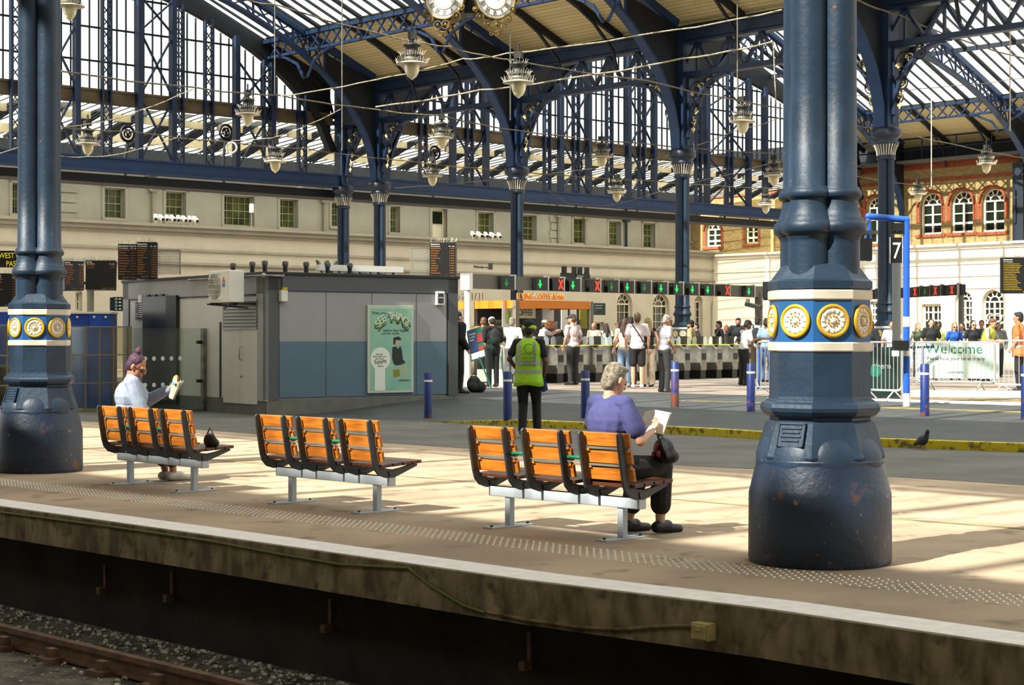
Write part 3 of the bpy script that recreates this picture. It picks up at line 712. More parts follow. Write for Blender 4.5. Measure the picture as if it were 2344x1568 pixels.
def spandrel(mb, h, y0, y1):                             # wall fill beside a round arch head
    x0, x1, zt = h[0], h[1], h[3]; r = (x1 - x0) / 2; c = (x0 + x1) / 2; zs = zt - r
    for s in (-1, 1):
        poly = [(c + s * r, zt)] + [(c + s * r * math.cos(t * math.pi / 16), zs + r * math.sin(t * math.pi / 16)) for t in range(9)]
        mb.prism(poly, y0, y1)
WN = [0]
def window(T, h, y, nx, nz, arch=False, glassm='window_glass', fm='frame_cream', fw=.07, bw=.035, letters=None, rot=None, surround=None, label=None, name='window'):
    WN[0] += 1; x0, x1, z0, z1 = h; mb = MB(T); r = (x1 - x0) / 2; c = (x0 + x1) / 2; zs = z1 - r if arch else z1
    def fb(a, b, w): mb.bar(a, b, .06, w, (1, 0, 0) if abs(a[0] - b[0]) < 1e-4 else (0, 0, 1))
    mb.b2((x0, y - .04, z0), (x0 + fw, y + .04, zs)); mb.b2((x1 - fw, y - .04, z0), (x1, y + .04, zs)); mb.b2((x0, y - .05, z0), (x1, y + .05, z0 + fw))
    if not arch: mb.b2((x0, y - .04, z1 - fw), (x1, y + .04, z1))
    for i in range(1, nx): x = x0 + (x1 - x0) * i / nx; w = bw * (1.8 if nx % 2 == 0 and i == nx // 2 else 1); mb.b2((x - w / 2, y - .03, z0), (x + w / 2, y + .03, zs))
    for i in range(1, nz): z = z0 + (zs - z0) * i / nz; w = bw * (1.8 if i == nz // 2 else 1); mb.b2((x0, y - .03, z - w / 2), (x1, y + .03, z + w / 2))
    if arch:
        mb.b2((x0, y - .04, zs - .04), (x1, y + .04, zs + .04))
        for rr in (r - fw / 2, r * .45):
            A = [(c + rr * math.cos(t * math.pi / 12), y, zs + rr * math.sin(t * math.pi / 12)) for t in range(13)]
            for p, q in zip(A, A[1:]): mb.bar(p, q, .06, fw if rr > r * .5 else bw, (0, 1, 0))
        for t in (36, 72, 108, 144): mb.bar((c + r * .45 * math.cos(R(t)), y, zs + r * .45 * math.sin(R(t))), (c + r * math.cos(R(t)), y, zs + r * math.sin(R(t))), .05, bw, (0, 1, 0))
    o = mb.build('%s_%d' % (name, WN[0]), fm, None, kind='structure', label=label)
    g = MB(T)
    if arch: g.prism([(x0, z0), (x1, z0)] + [(c + r * math.cos(t * math.pi / 12), zs + r * math.sin(t * math.pi / 12)) for t in range(13)], y + .02, y + .05)
    else: g.b2((x0, y + .02, z0), (x1, y + .05, z1))
    g.build('pane', glassm, o)
    if letters: text(MB(T), letters, .62, Tr(c, y - .08, z0 + (zs - z0) * .42), .02).build('window_letter', 'frame_cream', o)
    if surround:
        s = MB(T); w = surround; yy = y - .34
        if not arch:
            s.b2((x0 - w, yy, z0 - .05), (x0, yy + .1, z1 + w)); s.b2((x1, yy, z0 - .05), (x1 + w, yy + .1, z1 + w)); s.b2((x0 - w, yy, z1), (x1 + w, yy + .1, z1 + w)); s.b2((x0 - w * 1.6, yy - .06, z1 + w), (x1 + w * 1.6, yy + .1, z1 + w + .07))
        s.b2((x0 - w, yy - .06, z0 - .12), (x1 + w, yy + .1, z0)); s.build('window_surround', 'stucco' if fm in ('frame_cream', 'sash_grey') else fm, o)
    return o
# rear building: projecting ground storey with ledge, set-back upper storey
UL, UH = 65.0, 67.0
def rect(c, px0, px1, py0, py1, on=on_u):
    a = on(px0, py0, c); b = on(px1, py0, c); m = on((px0 + px1) / 2, py0, c)[1]; n = on((px0 + px1) / 2, py1, c)[1]
    return (min(a[0], b[0]), max(a[0], b[0]), min(m, n), max(m, n))
up = [(231, 278, 432, 500), (371, 417, 440, 507), (504, 573, 449, 517), (632, 673, 457, 522), (750, 772, 464, 519), (884, 906, 473, 533), (1085, 1120, 487, 546), (1185, 1219, 493, 551), (1303, 1333, 501, 557), (1384, 1412, 507, 562), (1463, 1490, 512, 567), (1572, 1597, 498, 553), (20, 40, 420, 490)]
UP = [rect(UH + .3, *r) for r in up]; DR = rect(UH + .3, 980, 1014, 478, 545)
mb = MB(); holes_wall(mb, 22, 76.0, 6.2, 11.4, UH, UH + .45, UP + [DR])
for px, pw in ((155, 14), (1271, 9), (1598, 9)):         # quoins and a dentil eaves line
    v, _ = on_u(px, 450, UH)
    for k in range(9): mb.b2((v - .35 - .08 * (k % 2), UH - .06, 6.35 + k * .42), (v + .35 + .08 * (k % 2), UH, 6.35 + k * .42 + .36))
uvo(mb, 'wall_rear', 'stucco', kind='structure', label='pale stucco upper storey of the station building')
mb = MB(); mb.b2((22, UH - .7, 9.55), (76, UH, 9.75)); mb.b2((22, UH - .5, 9.35), (76, UH, 9.55))
v = 22.
while v < 75.5: mb.b2((v, UH - .6, 9.2), (v + .16, UH, 9.36)); v += .62
uvo(mb, 'eaves_trim', 'roof_dark', kind='structure', label='dark eaves cornice with small brackets')
for i, h in enumerate(UP): window(UVM, h, UH + .3, 3 if i != 2 else 5, 4, glassm='window_green', surround=.13, bw=.022, fw=.05, fm='sash_grey', label='sash window of the pale upper storey')
o = window(UVM, DR, UH + .3, 1, 1, glassm='frame_cream', surround=.16, label='white shuttered opening of the upper storey')
x0, x1, z0, z1 = DR; MB(UVM).b2((x0 + .12, UH + .24, z1 - .75), (x1 - .1, UH + .3, z1 - .15)).build('pane', 'window_glass', o)
lo = [(1405, 1440, 671, 790), (1487, 1525, 673, 790), (1583, 1601, 677, 780), (1619, 1655, 679, 776)]
LO = [rect(UL + .25, *r) for r in lo]; LS = [rect(UL + .25, 166, 182, 668, 712), (on_u(1714, 740, UL)[0], on_u(1748, 740, UL)[0], .6, 3.4), (on_u(1360, 740, UL)[0], on_u(1383, 740, UL)[0], .3, 2.3)]
mb = MB(); holes_wall(mb, 22, 76.0, 0, 6.2, UL, UL + .5, LO + LS)
for h in LO: spandrel(mb, h, UL, UL + .5)
uvo(mb, 'wall_ground_storey', 'stucco_low', kind='structure', label='cream projecting ground storey of the station building')
mb = MB()
mb.b2((22, UL - .35, 6.2), (76, UH + .1, 6.32)); mb.b2((22, UL - .22, 6.02), (76, UL, 6.2)); mb.b2((22, UL - .1, 5.9), (76, UL, 6.02)); mb.b2((22, UL - .08, 5.2), (76, UL, 5.3)); mb.b2((22, UL - .06, 4.55), (76, UL, 4.62)); mb.b2((22, UL - .14, 4.62), (76, UL, 4.72))
uvo(mb, 'trim_7', 'stucco', kind='structure', label='cornice ledge and string courses of the ground storey')
for i, h in enumerate(LO): window(UVM, h, UL + .25, 3 if i != 2 else 2, 5, True, glassm='shop_dark', bw=.025, label='arched ground floor window of the cream storey')
window(UVM, LS[0], UL + .25, 2, 2, label='small dark window behind the blue hoarding'); window(UVM, LS[1], UL + .25, 4, 3, glassm='shop_dark'); window(UVM, LS[2], UL + .25, 1, 1, glassm='shop_dark')
for px in (350, 1278, 1340, 742, 1433):                  # downpipes
    v, _ = on_u(px, 480, UH - .1); t = thing('downpipe', {350: 'grey downpipe between the first pair of upper windows', 1278: 'grey downpipe beside the quoins of the upper storey', 1340: 'grey downpipe near the column rising through the kiosk', 742: 'grey downpipe beside the farther of the close column pair', 1433: 'dark downpipe between two upper windows beyond the ticket gates'}[px], 'downpipe', uv(UH - .12, v, 0), ROT, 'downpipes of the upper storey')
    MB().tube((0, 0, 6.32), (0, 0, 9.2), .07, n=8).build('pipe', 'grey_pipe' if px != 1433 else 'bar_dark', t)
    MB().b2((-.2, -.14, 7.85), (.2, .1, 8.15)).build('rain_hopper', 'grey_pipe' if px != 1433 else 'bar_dark', t)
# right-hand building: white ground storey, yellow brick above
TRW = M(((-UX, WX, 0, 0), (-UY, WY, 0, 0), (0, 0, 1, 0), (0, 0, 0, 1)))   # local x = -u, y = v
def onr(px, py, c): u, z = on_v(px, py, c); return -u, z
def rvo(mb, name, mats, parent=None, **kw):
    o = mb.build(name, mats, parent, **kw)
    if parent is None: o.rotation_euler = (0, 0, ROT - math.pi / 2)
    return o
br = [(2113, 2161, 441, 537), (2183, 2233, 437, 533), (2254, 2305, 431, 531), (1990, 2030, 452, 558), (1945, 1975, 456, 560), (1712, 1741, 498, 558), (1622, 1656, 503, 565)]
BRH = [rect(V2 + .25, *r, on=onr) for r in br]
mb = MB(); holes_wall(mb, -67, -12, 6.1, 10.4, V2, V2 + .45, BRH)
for h in BRH: spandrel(mb, (h[0], h[1], h[2], h[3]), V2, V2 + .45)
rvo(mb, 'wall_right', 'yellow_brick', kind='structure', label='yellow brick upper storey with red brick arches')
mb = MB()
for h in BRH:
    r = (h[1] - h[0]) / 2; c = (h[0] + h[1]) / 2; zs = h[3] - r
    A = [(c + r * 1.18 * math.cos(t * math.pi / 14), V2 - .03, zs + r * 1.18 * math.sin(t * math.pi / 14)) for t in range(15)]
    for p, q in zip(A, A[1:]): mb.bar(p, q, .12, r * .36, (0, 1, 0))
    mb.b2((h[0] - r * .4, V2 - .08, h[2] - .14), (h[1] + r * .4, V2 + .05, h[2]))
    for s in (h[0] - r * .38, h[1] + .02): mb.b2((s, V2 - .03, zs - .9), (s + r * .36, V2, zs))
mb.b2((-67, V2 - .1, 10.0), (-12, V2, 10.3)); mb.b2((-67, V2 - .05, 9.35), (-12, V2, 9.5))
rvo(mb, 'trim_8', 'red_brick', kind='structure', label='red brick window arches and cornice')
for h in BRH: window(TRW, h, V2 + .22, 2, 3, True, bw=.06, fw=.1, label='white arched sash window in the yellow brick wall')
dl = [(2116, 2160, 696, 790), (1996, 2029, 690, 765)]; al = [(2192, 2231, 666, 770), (2254, 2303, 663, 770)]
DL = [rect(V2 - .15, *r, on=onr) for r in dl]; AL = [rect(V2 - .15, *r, on=onr) for r in al]
mb = MB(); holes_wall(mb, -67, -12, 0, 6.1, V2 - .4, V2, DL + AL)
for h in AL: spandrel(mb, h, V2 - .4, V2)
rvo(mb, 'wall_right_ground', 'stucco_white', kind='structure', label='sunlit white ground storey on the right')
mb = MB(); mb.b2((-67, V2 - .62, 6.02), (-12, V2 + .1, 6.14)); mb.b2((-67, V2 - .48, 5.86), (-12, V2 - .4, 6.02)); mb.b2((-67, V2 - .46, 5.1), (-12, V2 - .4, 5.18)); mb.b2((-67, V2 - .46, 4.5), (-12, V2 - .4, 4.58)); mb.b2((-67, V2 - .46, 3.9), (-40, V2 - .4, 3.98))
rvo(mb, 'trim_9', 'stucco_white', kind='structure', label='white string courses of the ground storey')
for h in DL: window(TRW, h, V2 - .18, 4, 5, bw=.07, fw=.12, glassm='shop_dark', label='white grid window of the sunlit ground storey')
for h, l in zip(AL, ('R', 'CO')): window(TRW, h, V2 - .18, 4, 5, True, bw=.06, fw=.1, glassm='shop_dark', letters=l, label='white arched window with large letters')
# walkway railing above the brick wall
t = thing('walkway_railing', 'blue grey walkway railing above the yellow brick wall', 'railing', uv(0, V2 - .6, 10.4), ROT - math.pi / 2)
mb = MB(); [mb.tube((-62, 0, z), (-14, 0, z), .035, n=6) for z in (.55, 1.1)]; mb.build('rail_tube', 'roof_iron', t)
for i in range(24): MB().tube((-61 + 2 * i, 0, 0), (-61 + 2 * i, 0, 1.1), .035, n=6).build('upright', 'roof_iron', t)
mb = MB(); mb.b2((-67, V2 - .9, 10.3), (-12, V2 + .5, 10.42)); rvo(mb, 'roof_gutter', 'lead_grey', kind='structure')
mb = MB(); mb.b2((-67, V2 + .3, 10.4), (-5, V2 + .4, 11.9)); rvo(mb, 'clerestory_wall', 'roof_dark', kind='structure', label='dark boarding between the brick wall and the roof')
mb = MB(); mb.b2((-15.2, -50, -1.3), (-14.8, 55, 20)); uvo(mb, 'wall_left', 'pit_wall', kind='structure', label='side wall of the station behind the viewer')  # unseen side wall, added to hold sky light out of the hall
mb = MB(); mb.b2((-14.8, -50, -.3), (-1.6, 55, 0)); uvo(mb, 'floor_opposite', 'platform', kind='structure', label='opposite platform on which the viewer stands')
mb = MB(); mb.b2((-14.8, -50.4, 6), (75, -50, 20)); uvo(mb, 'wall_end', 'roof_dark', kind='structure', label='far end screen of the train shed')  # unseen end screen, added to cut sky light from behind the viewer
u, z = onr(2337, 470, V2 - .2); mb = MB(); mb.b2((u - .28, V2 - .5, 6.0), (u + .3, V2 - .02, 9.9)); mb.path([(u - .1, V2 - .55, 7.0), (u - .1, V2 - .6, 8.6)], .06, 6); o = rvo(mb, 'duct', 'bar_dark', label='tall dark metal duct on the brick wall', cat='duct')
# =============================== grey cabin
mat('cabin_grey', (158, 158, 154), .55, var=.08, scale=3); mat('cabin_dark', (78, 80, 80), .55); mat('cabin_panel', (150, 150, 147), .5, var=.06, scale=2); mat('cabin_side_lit', (206, 203, 193), .5, var=.06, scale=2); mat('cabin_blue', (84, 108, 124), .5, var=.06, scale=2)  # side colour is the panel grey lightened for light on the left face
mat('skirt_grey', (108, 108, 98), .7, var=.2, scale=4); mat('black', (14, 15, 15), .5); mat('black_gloss', (9, 11, 11), .35, spec=.8); mat('steel', (170, 168, 158), .3, .85, var=.15, scale=6); mat('steel_soft', (160, 158, 148), .45, .7, rgb2=(96, 94, 86), scale=3)
mat('white_plastic', (226, 222, 208), .5, var=.06, scale=4); mat('vent_grey', (120, 116, 104), .5); mat('red', (206, 40, 24), .5); mat('blue_label', (34, 96, 176), .5); mat('white', (240, 236, 226), .6)
glass('screen_glass', (238, 244, 240), .92, .04); glass('perspex', (240, 236, 222), .86, .12); mat('frost_dot', (226, 232, 222), .8)
CA = math.atan2(2.63, 3.60)
CO = V((-4.71, 33.3, 0)); cabin = thing('site_cabin', 'long grey portable cabin with a two-tone side and a poster on it', 'cabin', CO, CA)
CL, CD, CH = 4.46, 6.6, 2.755
MB().b2((.06, .06, -.05), (CL - .06, CD - .06, CH - .06)).build('cabin_body', 'cabin_grey', cabin)
MB().b2((-.03, -.03, CH - .06), (CL + .03, CD + .03, CH)).build('roof_edge', 'black', cabin, bevel=.01)
MB().b2((.03, .01, -.05), (CL - .02, .07, .30)).b2((.01, .03, -.05), (.07, CD - .02, .30)).build('cabin_skirt', 'skirt_grey', cabin)
mb = MB(); mb.b2((0, 0, .3), (.30, .08, CH - .06)); mb.b2((CL - .24, 0, .3), (CL, .08, CH - .06)); mb.b2((0, .0, CH - .36), (CL, .08, CH - .06)); mb.build('front_frame', 'cabin_dark', cabin)
mb = MB(); mb.b2((0, .0, .28), (.08, .34, CH - .06)); mb.b2((0, CD - .3, .28), (.08, CD, CH - .06)); mb.b2((0, 0, CH - .42), (.08, CD, CH - .06)); mb.build('side_frame', 'cabin_grey', cabin)
MB().b2((.32, .02, 1.42), (CL - .27, .07, CH - .37)).build('upper_panel', 'cabin_panel', cabin, label='light grey upper wall panel')
MB().b2((.32, .02, .34), (CL - .27, .07, 1.42)).build('lower_panel', 'cabin_blue', cabin, label='blue grey lower wall panel')
mb = MB()
for x in (.31, CL - .26): mb.b2((x - .012, .012, .33), (x + .012, .06, CH - .36))
mb.b2((.31, .012, CH - .375), (CL - .26, .06, CH - .355))
for x in (1.35, 2.4, 3.45): mb.b2((x - .004, .016, .34), (x + .004, .03, CH - .37))
mb.build('panel_joint', 'black', cabin)
MB().b2((.02, .36, .30), (.07, CD - .32, CH - .43)).build('side_panel', 'cabin_side_lit', cabin)
mb = MB(); mb.b2((.005, .34, CH - .45), (.06, CD - .3, CH - .425)); mb.b2((.005, CD - .33, .3), (.06, CD - .3, CH - .43)); mb.b2((.005, 1.86, .3), (.06, 1.92, CH - .95)); mb.build('side_joint', 'black', cabin)
def side_y(px):                                          # position along the left cabin wall for a picture column
    r = (px - CX) / F; c, s = math.cos(CA), math.sin(CA)
    return (r * CO.y - CO.x) / (-s - r * c)
def side_p(px, py):
    y = side_y(px); p = cabin.location + V((-math.sin(CA) * y, math.cos(CA) * y, 0)); return y, HC + (HY - py) * p.y / F
def front_p(px, py):
    r = (px - CX) / F; c, s = math.cos(CA), math.sin(CA); x = (r * CO.y - CO.x) / (c - r * s); Y = CO.y + s * x
    return x, HC + (HY - py) * Y / F
def srect(x0, x1, y0, y1): a, z1 = side_p(x1, (y0)); b, _ = side_p(x0, y0); m = side_p((x0 + x1) / 2, y0)[1]; n = side_p((x0 + x1) / 2, y1)[1]; return a, b, n, m
a, b, z0, z1 = srect(331, 409, 678, 926); d = MB().b2((-.05, a, max(z0, .12)), (.05, b, z1)).build('glazed_door', 'black_gloss', cabin, label='dark glazed doorway')
mb = MB(); mb.b2((-.06, a, .12), (-.04, a + .5, z1)); [mb.b2((-.07, b - .35 - .35 * k, z1), (-.02, b - .2 - .35 * k, z1 + .04)) for k in range(3)]; mb.build('door_frame', 'black', d)
a, b, z0, z1 = srect(511, 589, 752, 924)
for k in range(2):
    y0 = a + (b - a) / 2 * k; d = MB().b2((-.005, y0 + .004, z0), (.06, y0 + (b - a) / 2 - .004, z1)).build('cupboard_door', 'cabin_side_lit', cabin, bevel=.004)
    if k == 1: pass
    else:
        mb = MB(); y = y0 + (b - a) / 2 - .08; mb.path([(-.0, y, 1.05), (-.06, y, 1.08), (-.06, y, 1.3), (0, y, 1.33)], .012, 6); mb.ell((-.02, y, .75), .025); mb.build('door_handle', 'steel', d)
mb = MB(); lz0, lz1 = z1 + .02, CH - .46; n = 9
for k in range(n): z = lz0 + (lz1 - lz0) * (k + .5) / n; mb.add([(V(p)) for p in ((-.03, a, z - .06), (.03, a, z + .06), (.03, b, z + .06), (-.03, b, z - .06), (-.03, a, z - .075), (-.03, b, z - .075))], [(0, 1, 2, 3), (4, 0, 3, 5)])
mb.build('louvre', 'cabin_grey', cabin, label='louvred ventilation grille above the cupboard doors')
MB().b2((.03, a - .02, lz0), (.069, b + .02, lz1)).build('louvre_back', 'black', cabin)
y, z = side_p(323, 711); MB().b2((-.01, y - .28, z - .19), (.04, y + .28, z + .19)).build('notice_plate', 'black', cabin)
mb = MB(Tr(-.014, y, z) @ Rz(-90)); [mb.box((.05 - .01 * (k % 2), 0, .14 - .045 * k), (.28, .004, .014)) for k in range(7)]; mb.torus((-.19, 0, .1), .04, .008, Rx(90), 14, 5); mb.torus((-.19, 0, -.1), .04, .008, Rx(90), 14, 5); mb.build('notice_text', 'white', cabin)
y, z = side_p(323, 684); MB().b2((-.03, y - .09, z - .08), (.04, y + .09, z + .08)).build('wall_socket', 'white', cabin)
x, z = front_p(646, 676); mb = MB(); mb.b2((x - .07, -.1, z - .12), (x + .07, .02, z + .1)); d = mb.build('wall_lamp', 'white_plastic', cabin, bevel=.01); MB().b2((x - .03, -.11, z + .1), (x + .05, -.03, z + .15)).build('lamp_cap', 'yellow_paint', d)
mb = MB(); z2 = CH - .12; mb.path([(x, -.03, z + .12), (x + .0, -.03, z2), (x - .05, -.05, z2 + .04), (-.05, -.05, z2 + .04), (-.05, 3.2, z2 + .04)], .022, 8); mb.ell((-.05, -.05, z2 + .04), .05); mb.ell((x, -.03, z2 + .03), .045); mb.build('conduit', 'steel_soft', cabin)
x, z = front_p(1006, 683); d = MB().b2((x - .1, -.05, z - .14), (x + .1, .02, z + .14)).build('entry_phone', 'white', cabin, bevel=.012); MB().b2((x - .065, -.06, z - .1), (x + .065, -.04, z + .1)).build('phone_screen', 'black_gloss', d); text(MB(), 'SCOTWOOD'[:0] or 'OFFICE', .035, Tr(x, -.065, z), .002).build('phone_lettering', 'white', d)
# air conditioning unit on a bracket
y0, zt = side_p(560, 620); y1, zb = side_p(485, 690); y, z = (y0 + y1) / 2, 2.48
ac = thing('air_conditioner', 'cream outdoor air conditioning unit bracketed to the grey cabin corner', 'air conditioner', cabin.matrix_basis @ V((-.45, side_p(566, 650)[0], 2.16)), CA - math.pi / 2)
MB().b2((-.42, -.17, 0), (.42, .17, .62)).build('unit_case', 'white_plastic', ac, bevel=.02)
mb = MB(); [mb.torus((-.16, -.18, .31), r, .006, Rx(90), 24, 4) for r in (.06, .11, .16, .21, .25)]
for k in range(6): mb.box((-.16, -.18, .06 + .1 * k), (.5, .012, .008))
mb.build('fan_grille', 'white_plastic', ac); MB(Tr(-.16, -.172, .31) @ Rx(90)).lathe([(.25, 0), (.25, .004)], 28).build('fan_opening', 'vent_grey', ac)
mb = MB(); [mb.prism([(.2 + dx, .46 + dz), (.225 + dx, .43 + dz), (.25 + dx, .46 + dz), (.225 + dx, .49 + dz)], -.178, -.172) for dx, dz in ((0, 0), (-.03, -.05), (.03, -.05))]; mb.build('red_emblem', 'red', ac)
MB().b2((.18, -.178, .3), (.27, -.171, .37)).build('blue_sticker', 'blue_label', ac)
mb = MB(); mb.bar((-.5, 0, -.02), (.55, 0, -.02), .05, .03); mb.bar((-.5, .2, -.1), (.5, -.15, -.02), .03); mb.bar((-.5, -.15, -.02), (.5, .2, -.1), .03); mb.bar((.4, -.15, -.02), (.4, .42, -.02), .04); mb.bar((-.4, -.15, -.02), (-.4, .42, -.02), .04); mb.build('wall_bracket', 'black', ac)
# roof vents along the edge
for i, (px, py, f) in enumerate(((523, 622, 0), (567, 617, 0), (613, 622, 1), (660, 616, 1), (708, 612, 1), (757, 611, 1), (808, 609, 1))):
    if f: x, _ = front_p(px, py); p = V((x, .12, CH))
    else: y, _ = side_p(px, py); p = V((.1, y, CH))
    t = thing('roof_vent', ['first stub vent left of the cabin corner above the air conditioner', 'stub vent between air conditioner and cabin corner', 'black stub vent just over the cabin corner', 'second black stub vent right of the cabin corner', 'third black stub vent right of the cabin corner', 'black stub vent before the start of the white roof bar', 'black stub vent standing before the white roof bar'][i], 'vent', cabin.matrix_basis @ p, 0, 'stub vents on the cabin roof')
    MB().tube((0, 0, 0), (0, 0, .14), .045, n=10).build('vent_pipe', 'black', t); MB().lathe([(.055, .12), (.06, .14), (.06, .2), (.03, .215)], 12).build('vent_cap', 'cabin_dark', t)
x0, _ = front_p(752, 610); x1, _ = front_p(945, 610); MB(cabin.matrix_basis).b2((x0, .35, CH + .06), (x1, .5, CH + .18)).b2((x0 + .5, .38, CH - .01), (x0 + .56, .48, CH + .08)).b2((x1 - .2, .38, CH - .01), (x1 - .1, .48, CH + .08)).build('light_trough', 'white', None, label='long white bar lying on the cabin roof', cat='light fitting')
mb = MB(cabin.matrix_basis); text(mb, 'Wococo', .36, Tr((x0 + x1) / 2 + .1, .9, CH + .04), .04, sx=1.3); mb.b2((x0 + .6, .9, CH), (x1 - .3, .98, CH + .05)); mb.build('roof_lettering', 'steel_soft', None, label='half hidden metal letters behind the white bar on the cabin roof', cat='sign')
# poster on the cabin
x0, zt = front_p(840, 697); x1, zb = front_p(945, 897); PW, PH = x1 - x0, front_p(893, 699)[1] - front_p(893, 899)[1]
mat('poster_green', (126, 180, 160), .5, rgb2=(150, 190, 160), scale=3); mat('poster_frame', (186, 196, 176), .5); mat('poster_white', (226, 230, 214), .6); mat('poster_lime', (122, 152, 34), .6); mat('poster_dark', (28, 36, 32), .6); mat('skin_print', (190, 170, 130), .6); mat('bag_print', (134, 132, 26), .6)
po = thing('poster', 'tall pale green framed poster on the cabin wall', 'poster', cabin.matrix_basis @ V((x0, -.03, front_p(893, 899)[1])), CA)
MB().b2((0, 0, 0), (PW, .045, PH)).build('poster_frame', 'poster_frame', po, bevel=.006); MB().b2((.06, -.004, .06), (PW - .06, .02, PH - .06)).build('poster_sheet', 'poster_green', po)
def pp(fx, fy): return fx * PW, (1 - fy) * PH            # fractions of the poster
mb = MB(); x, z = pp(.24, .105); text(mb, 'Nina can', .09, Tr(x, -.006, z), .001)
x, z = pp(.61, .30); text(mb, 'before they happen', .078, Tr(x, -.006, z), .001); x, z = pp(.47, .335); text(mb, '...on her route', .078, Tr(x, -.006, z), .001)
x, z = pp(.25, .565); text(mb, 'See how\nlisten before you\nplan ahead', .045, Tr(x, -.009, z), .001); x, z = pp(.27, .70); text(mb, 'watch us', .04, Tr(x, -.009, z), .001); x, z = pp(.27, .665); text(mb, 'Future', .13, Tr(x, -.009, z) @ Ry(-8), .002, sx=.8)
x, z = pp(.79, .87); text(mb, 'southern', .07, Tr(x, -.009, z), .001); mb.build('poster_lettering', 'poster_dark', po)
def arc_text(mb, s, size, cx, cz, r, a0, a1, y, ext=.002, sx=1.):
    for k, ch in enumerate(s):
        if ch == ' ': continue
        a = R(a0 + (a1 - a0) * k / (len(s) - 1)); text(mb, ch, size, Tr(cx + r * math.sin(a), y, cz + r * math.cos(a)) @ Ry(math.degrees(a)), ext, sx=sx)
cx, cz = pp(.54, .385)
for y, dz, m in ((-.006, -.09, 'poster_dark'), (-.009, -.045, 'poster_lime'), (-.012, 0, 'poster_white')): mb = MB(); arc_text(mb, 'SEE THINGS', .21, cx, cz + dz, .40, -50, 48, y); mb.build('headline', m, po)
x, z = pp(.27, .61); MB(Tr(x, -.003, z) @ Rx(90)).lathe([(.23, 0), (.23, .004)], 32).build('speech_bubble', 'poster_white', po)
x, z = pp(.26, .865); MB().b2((x - .12, -.006, z - .19), (x + .12, -.002, z + .26)).build('ticket_panel', 'poster_white', po)
X = lambda fx, fy: (pp(fx, fy)[0], pp(fx, fy)[1])
MB().prism([X(*q) for q in ((.53, .48), (.6, .47), (.66, .5), (.7, .46), (.74, .52), (.76, .62), (.82, .655), (.78, .675), (.6, .69), (.55, .66), (.52, .6))], -.006, -.003).build('drawn_coat', 'poster_dark', po)
MB().prism([X(*q) for q in ((.56, .375), (.66, .365), (.72, .39), (.71, .43), (.66, .46), (.58, .45), (.55, .41))], -.006, -.003).build('drawn_head', 'skin_print', po)
MB().prism([X(*q) for q in ((.55, .37), (.66, .355), (.72, .38), (.71, .4), (.6, .395), (.585, .45), (.55, .44))], -.009, -.005).build('drawn_hair', 'poster_dark', po)
MB().prism([X(*q) for q in ((.74, .66), (.79, .66), (.8, .74), (.84, .79), (.84, .815), (.76, .81), (.74, .75))], -.006, -.003).build('drawn_legs', 'skin_print', po)
MB().prism([X(*q) for q in ((.54, .74), (.68, .73), (.7, .81), (.56, .825))], -.006, -.003).build('drawn_bag', 'bag_print', po)
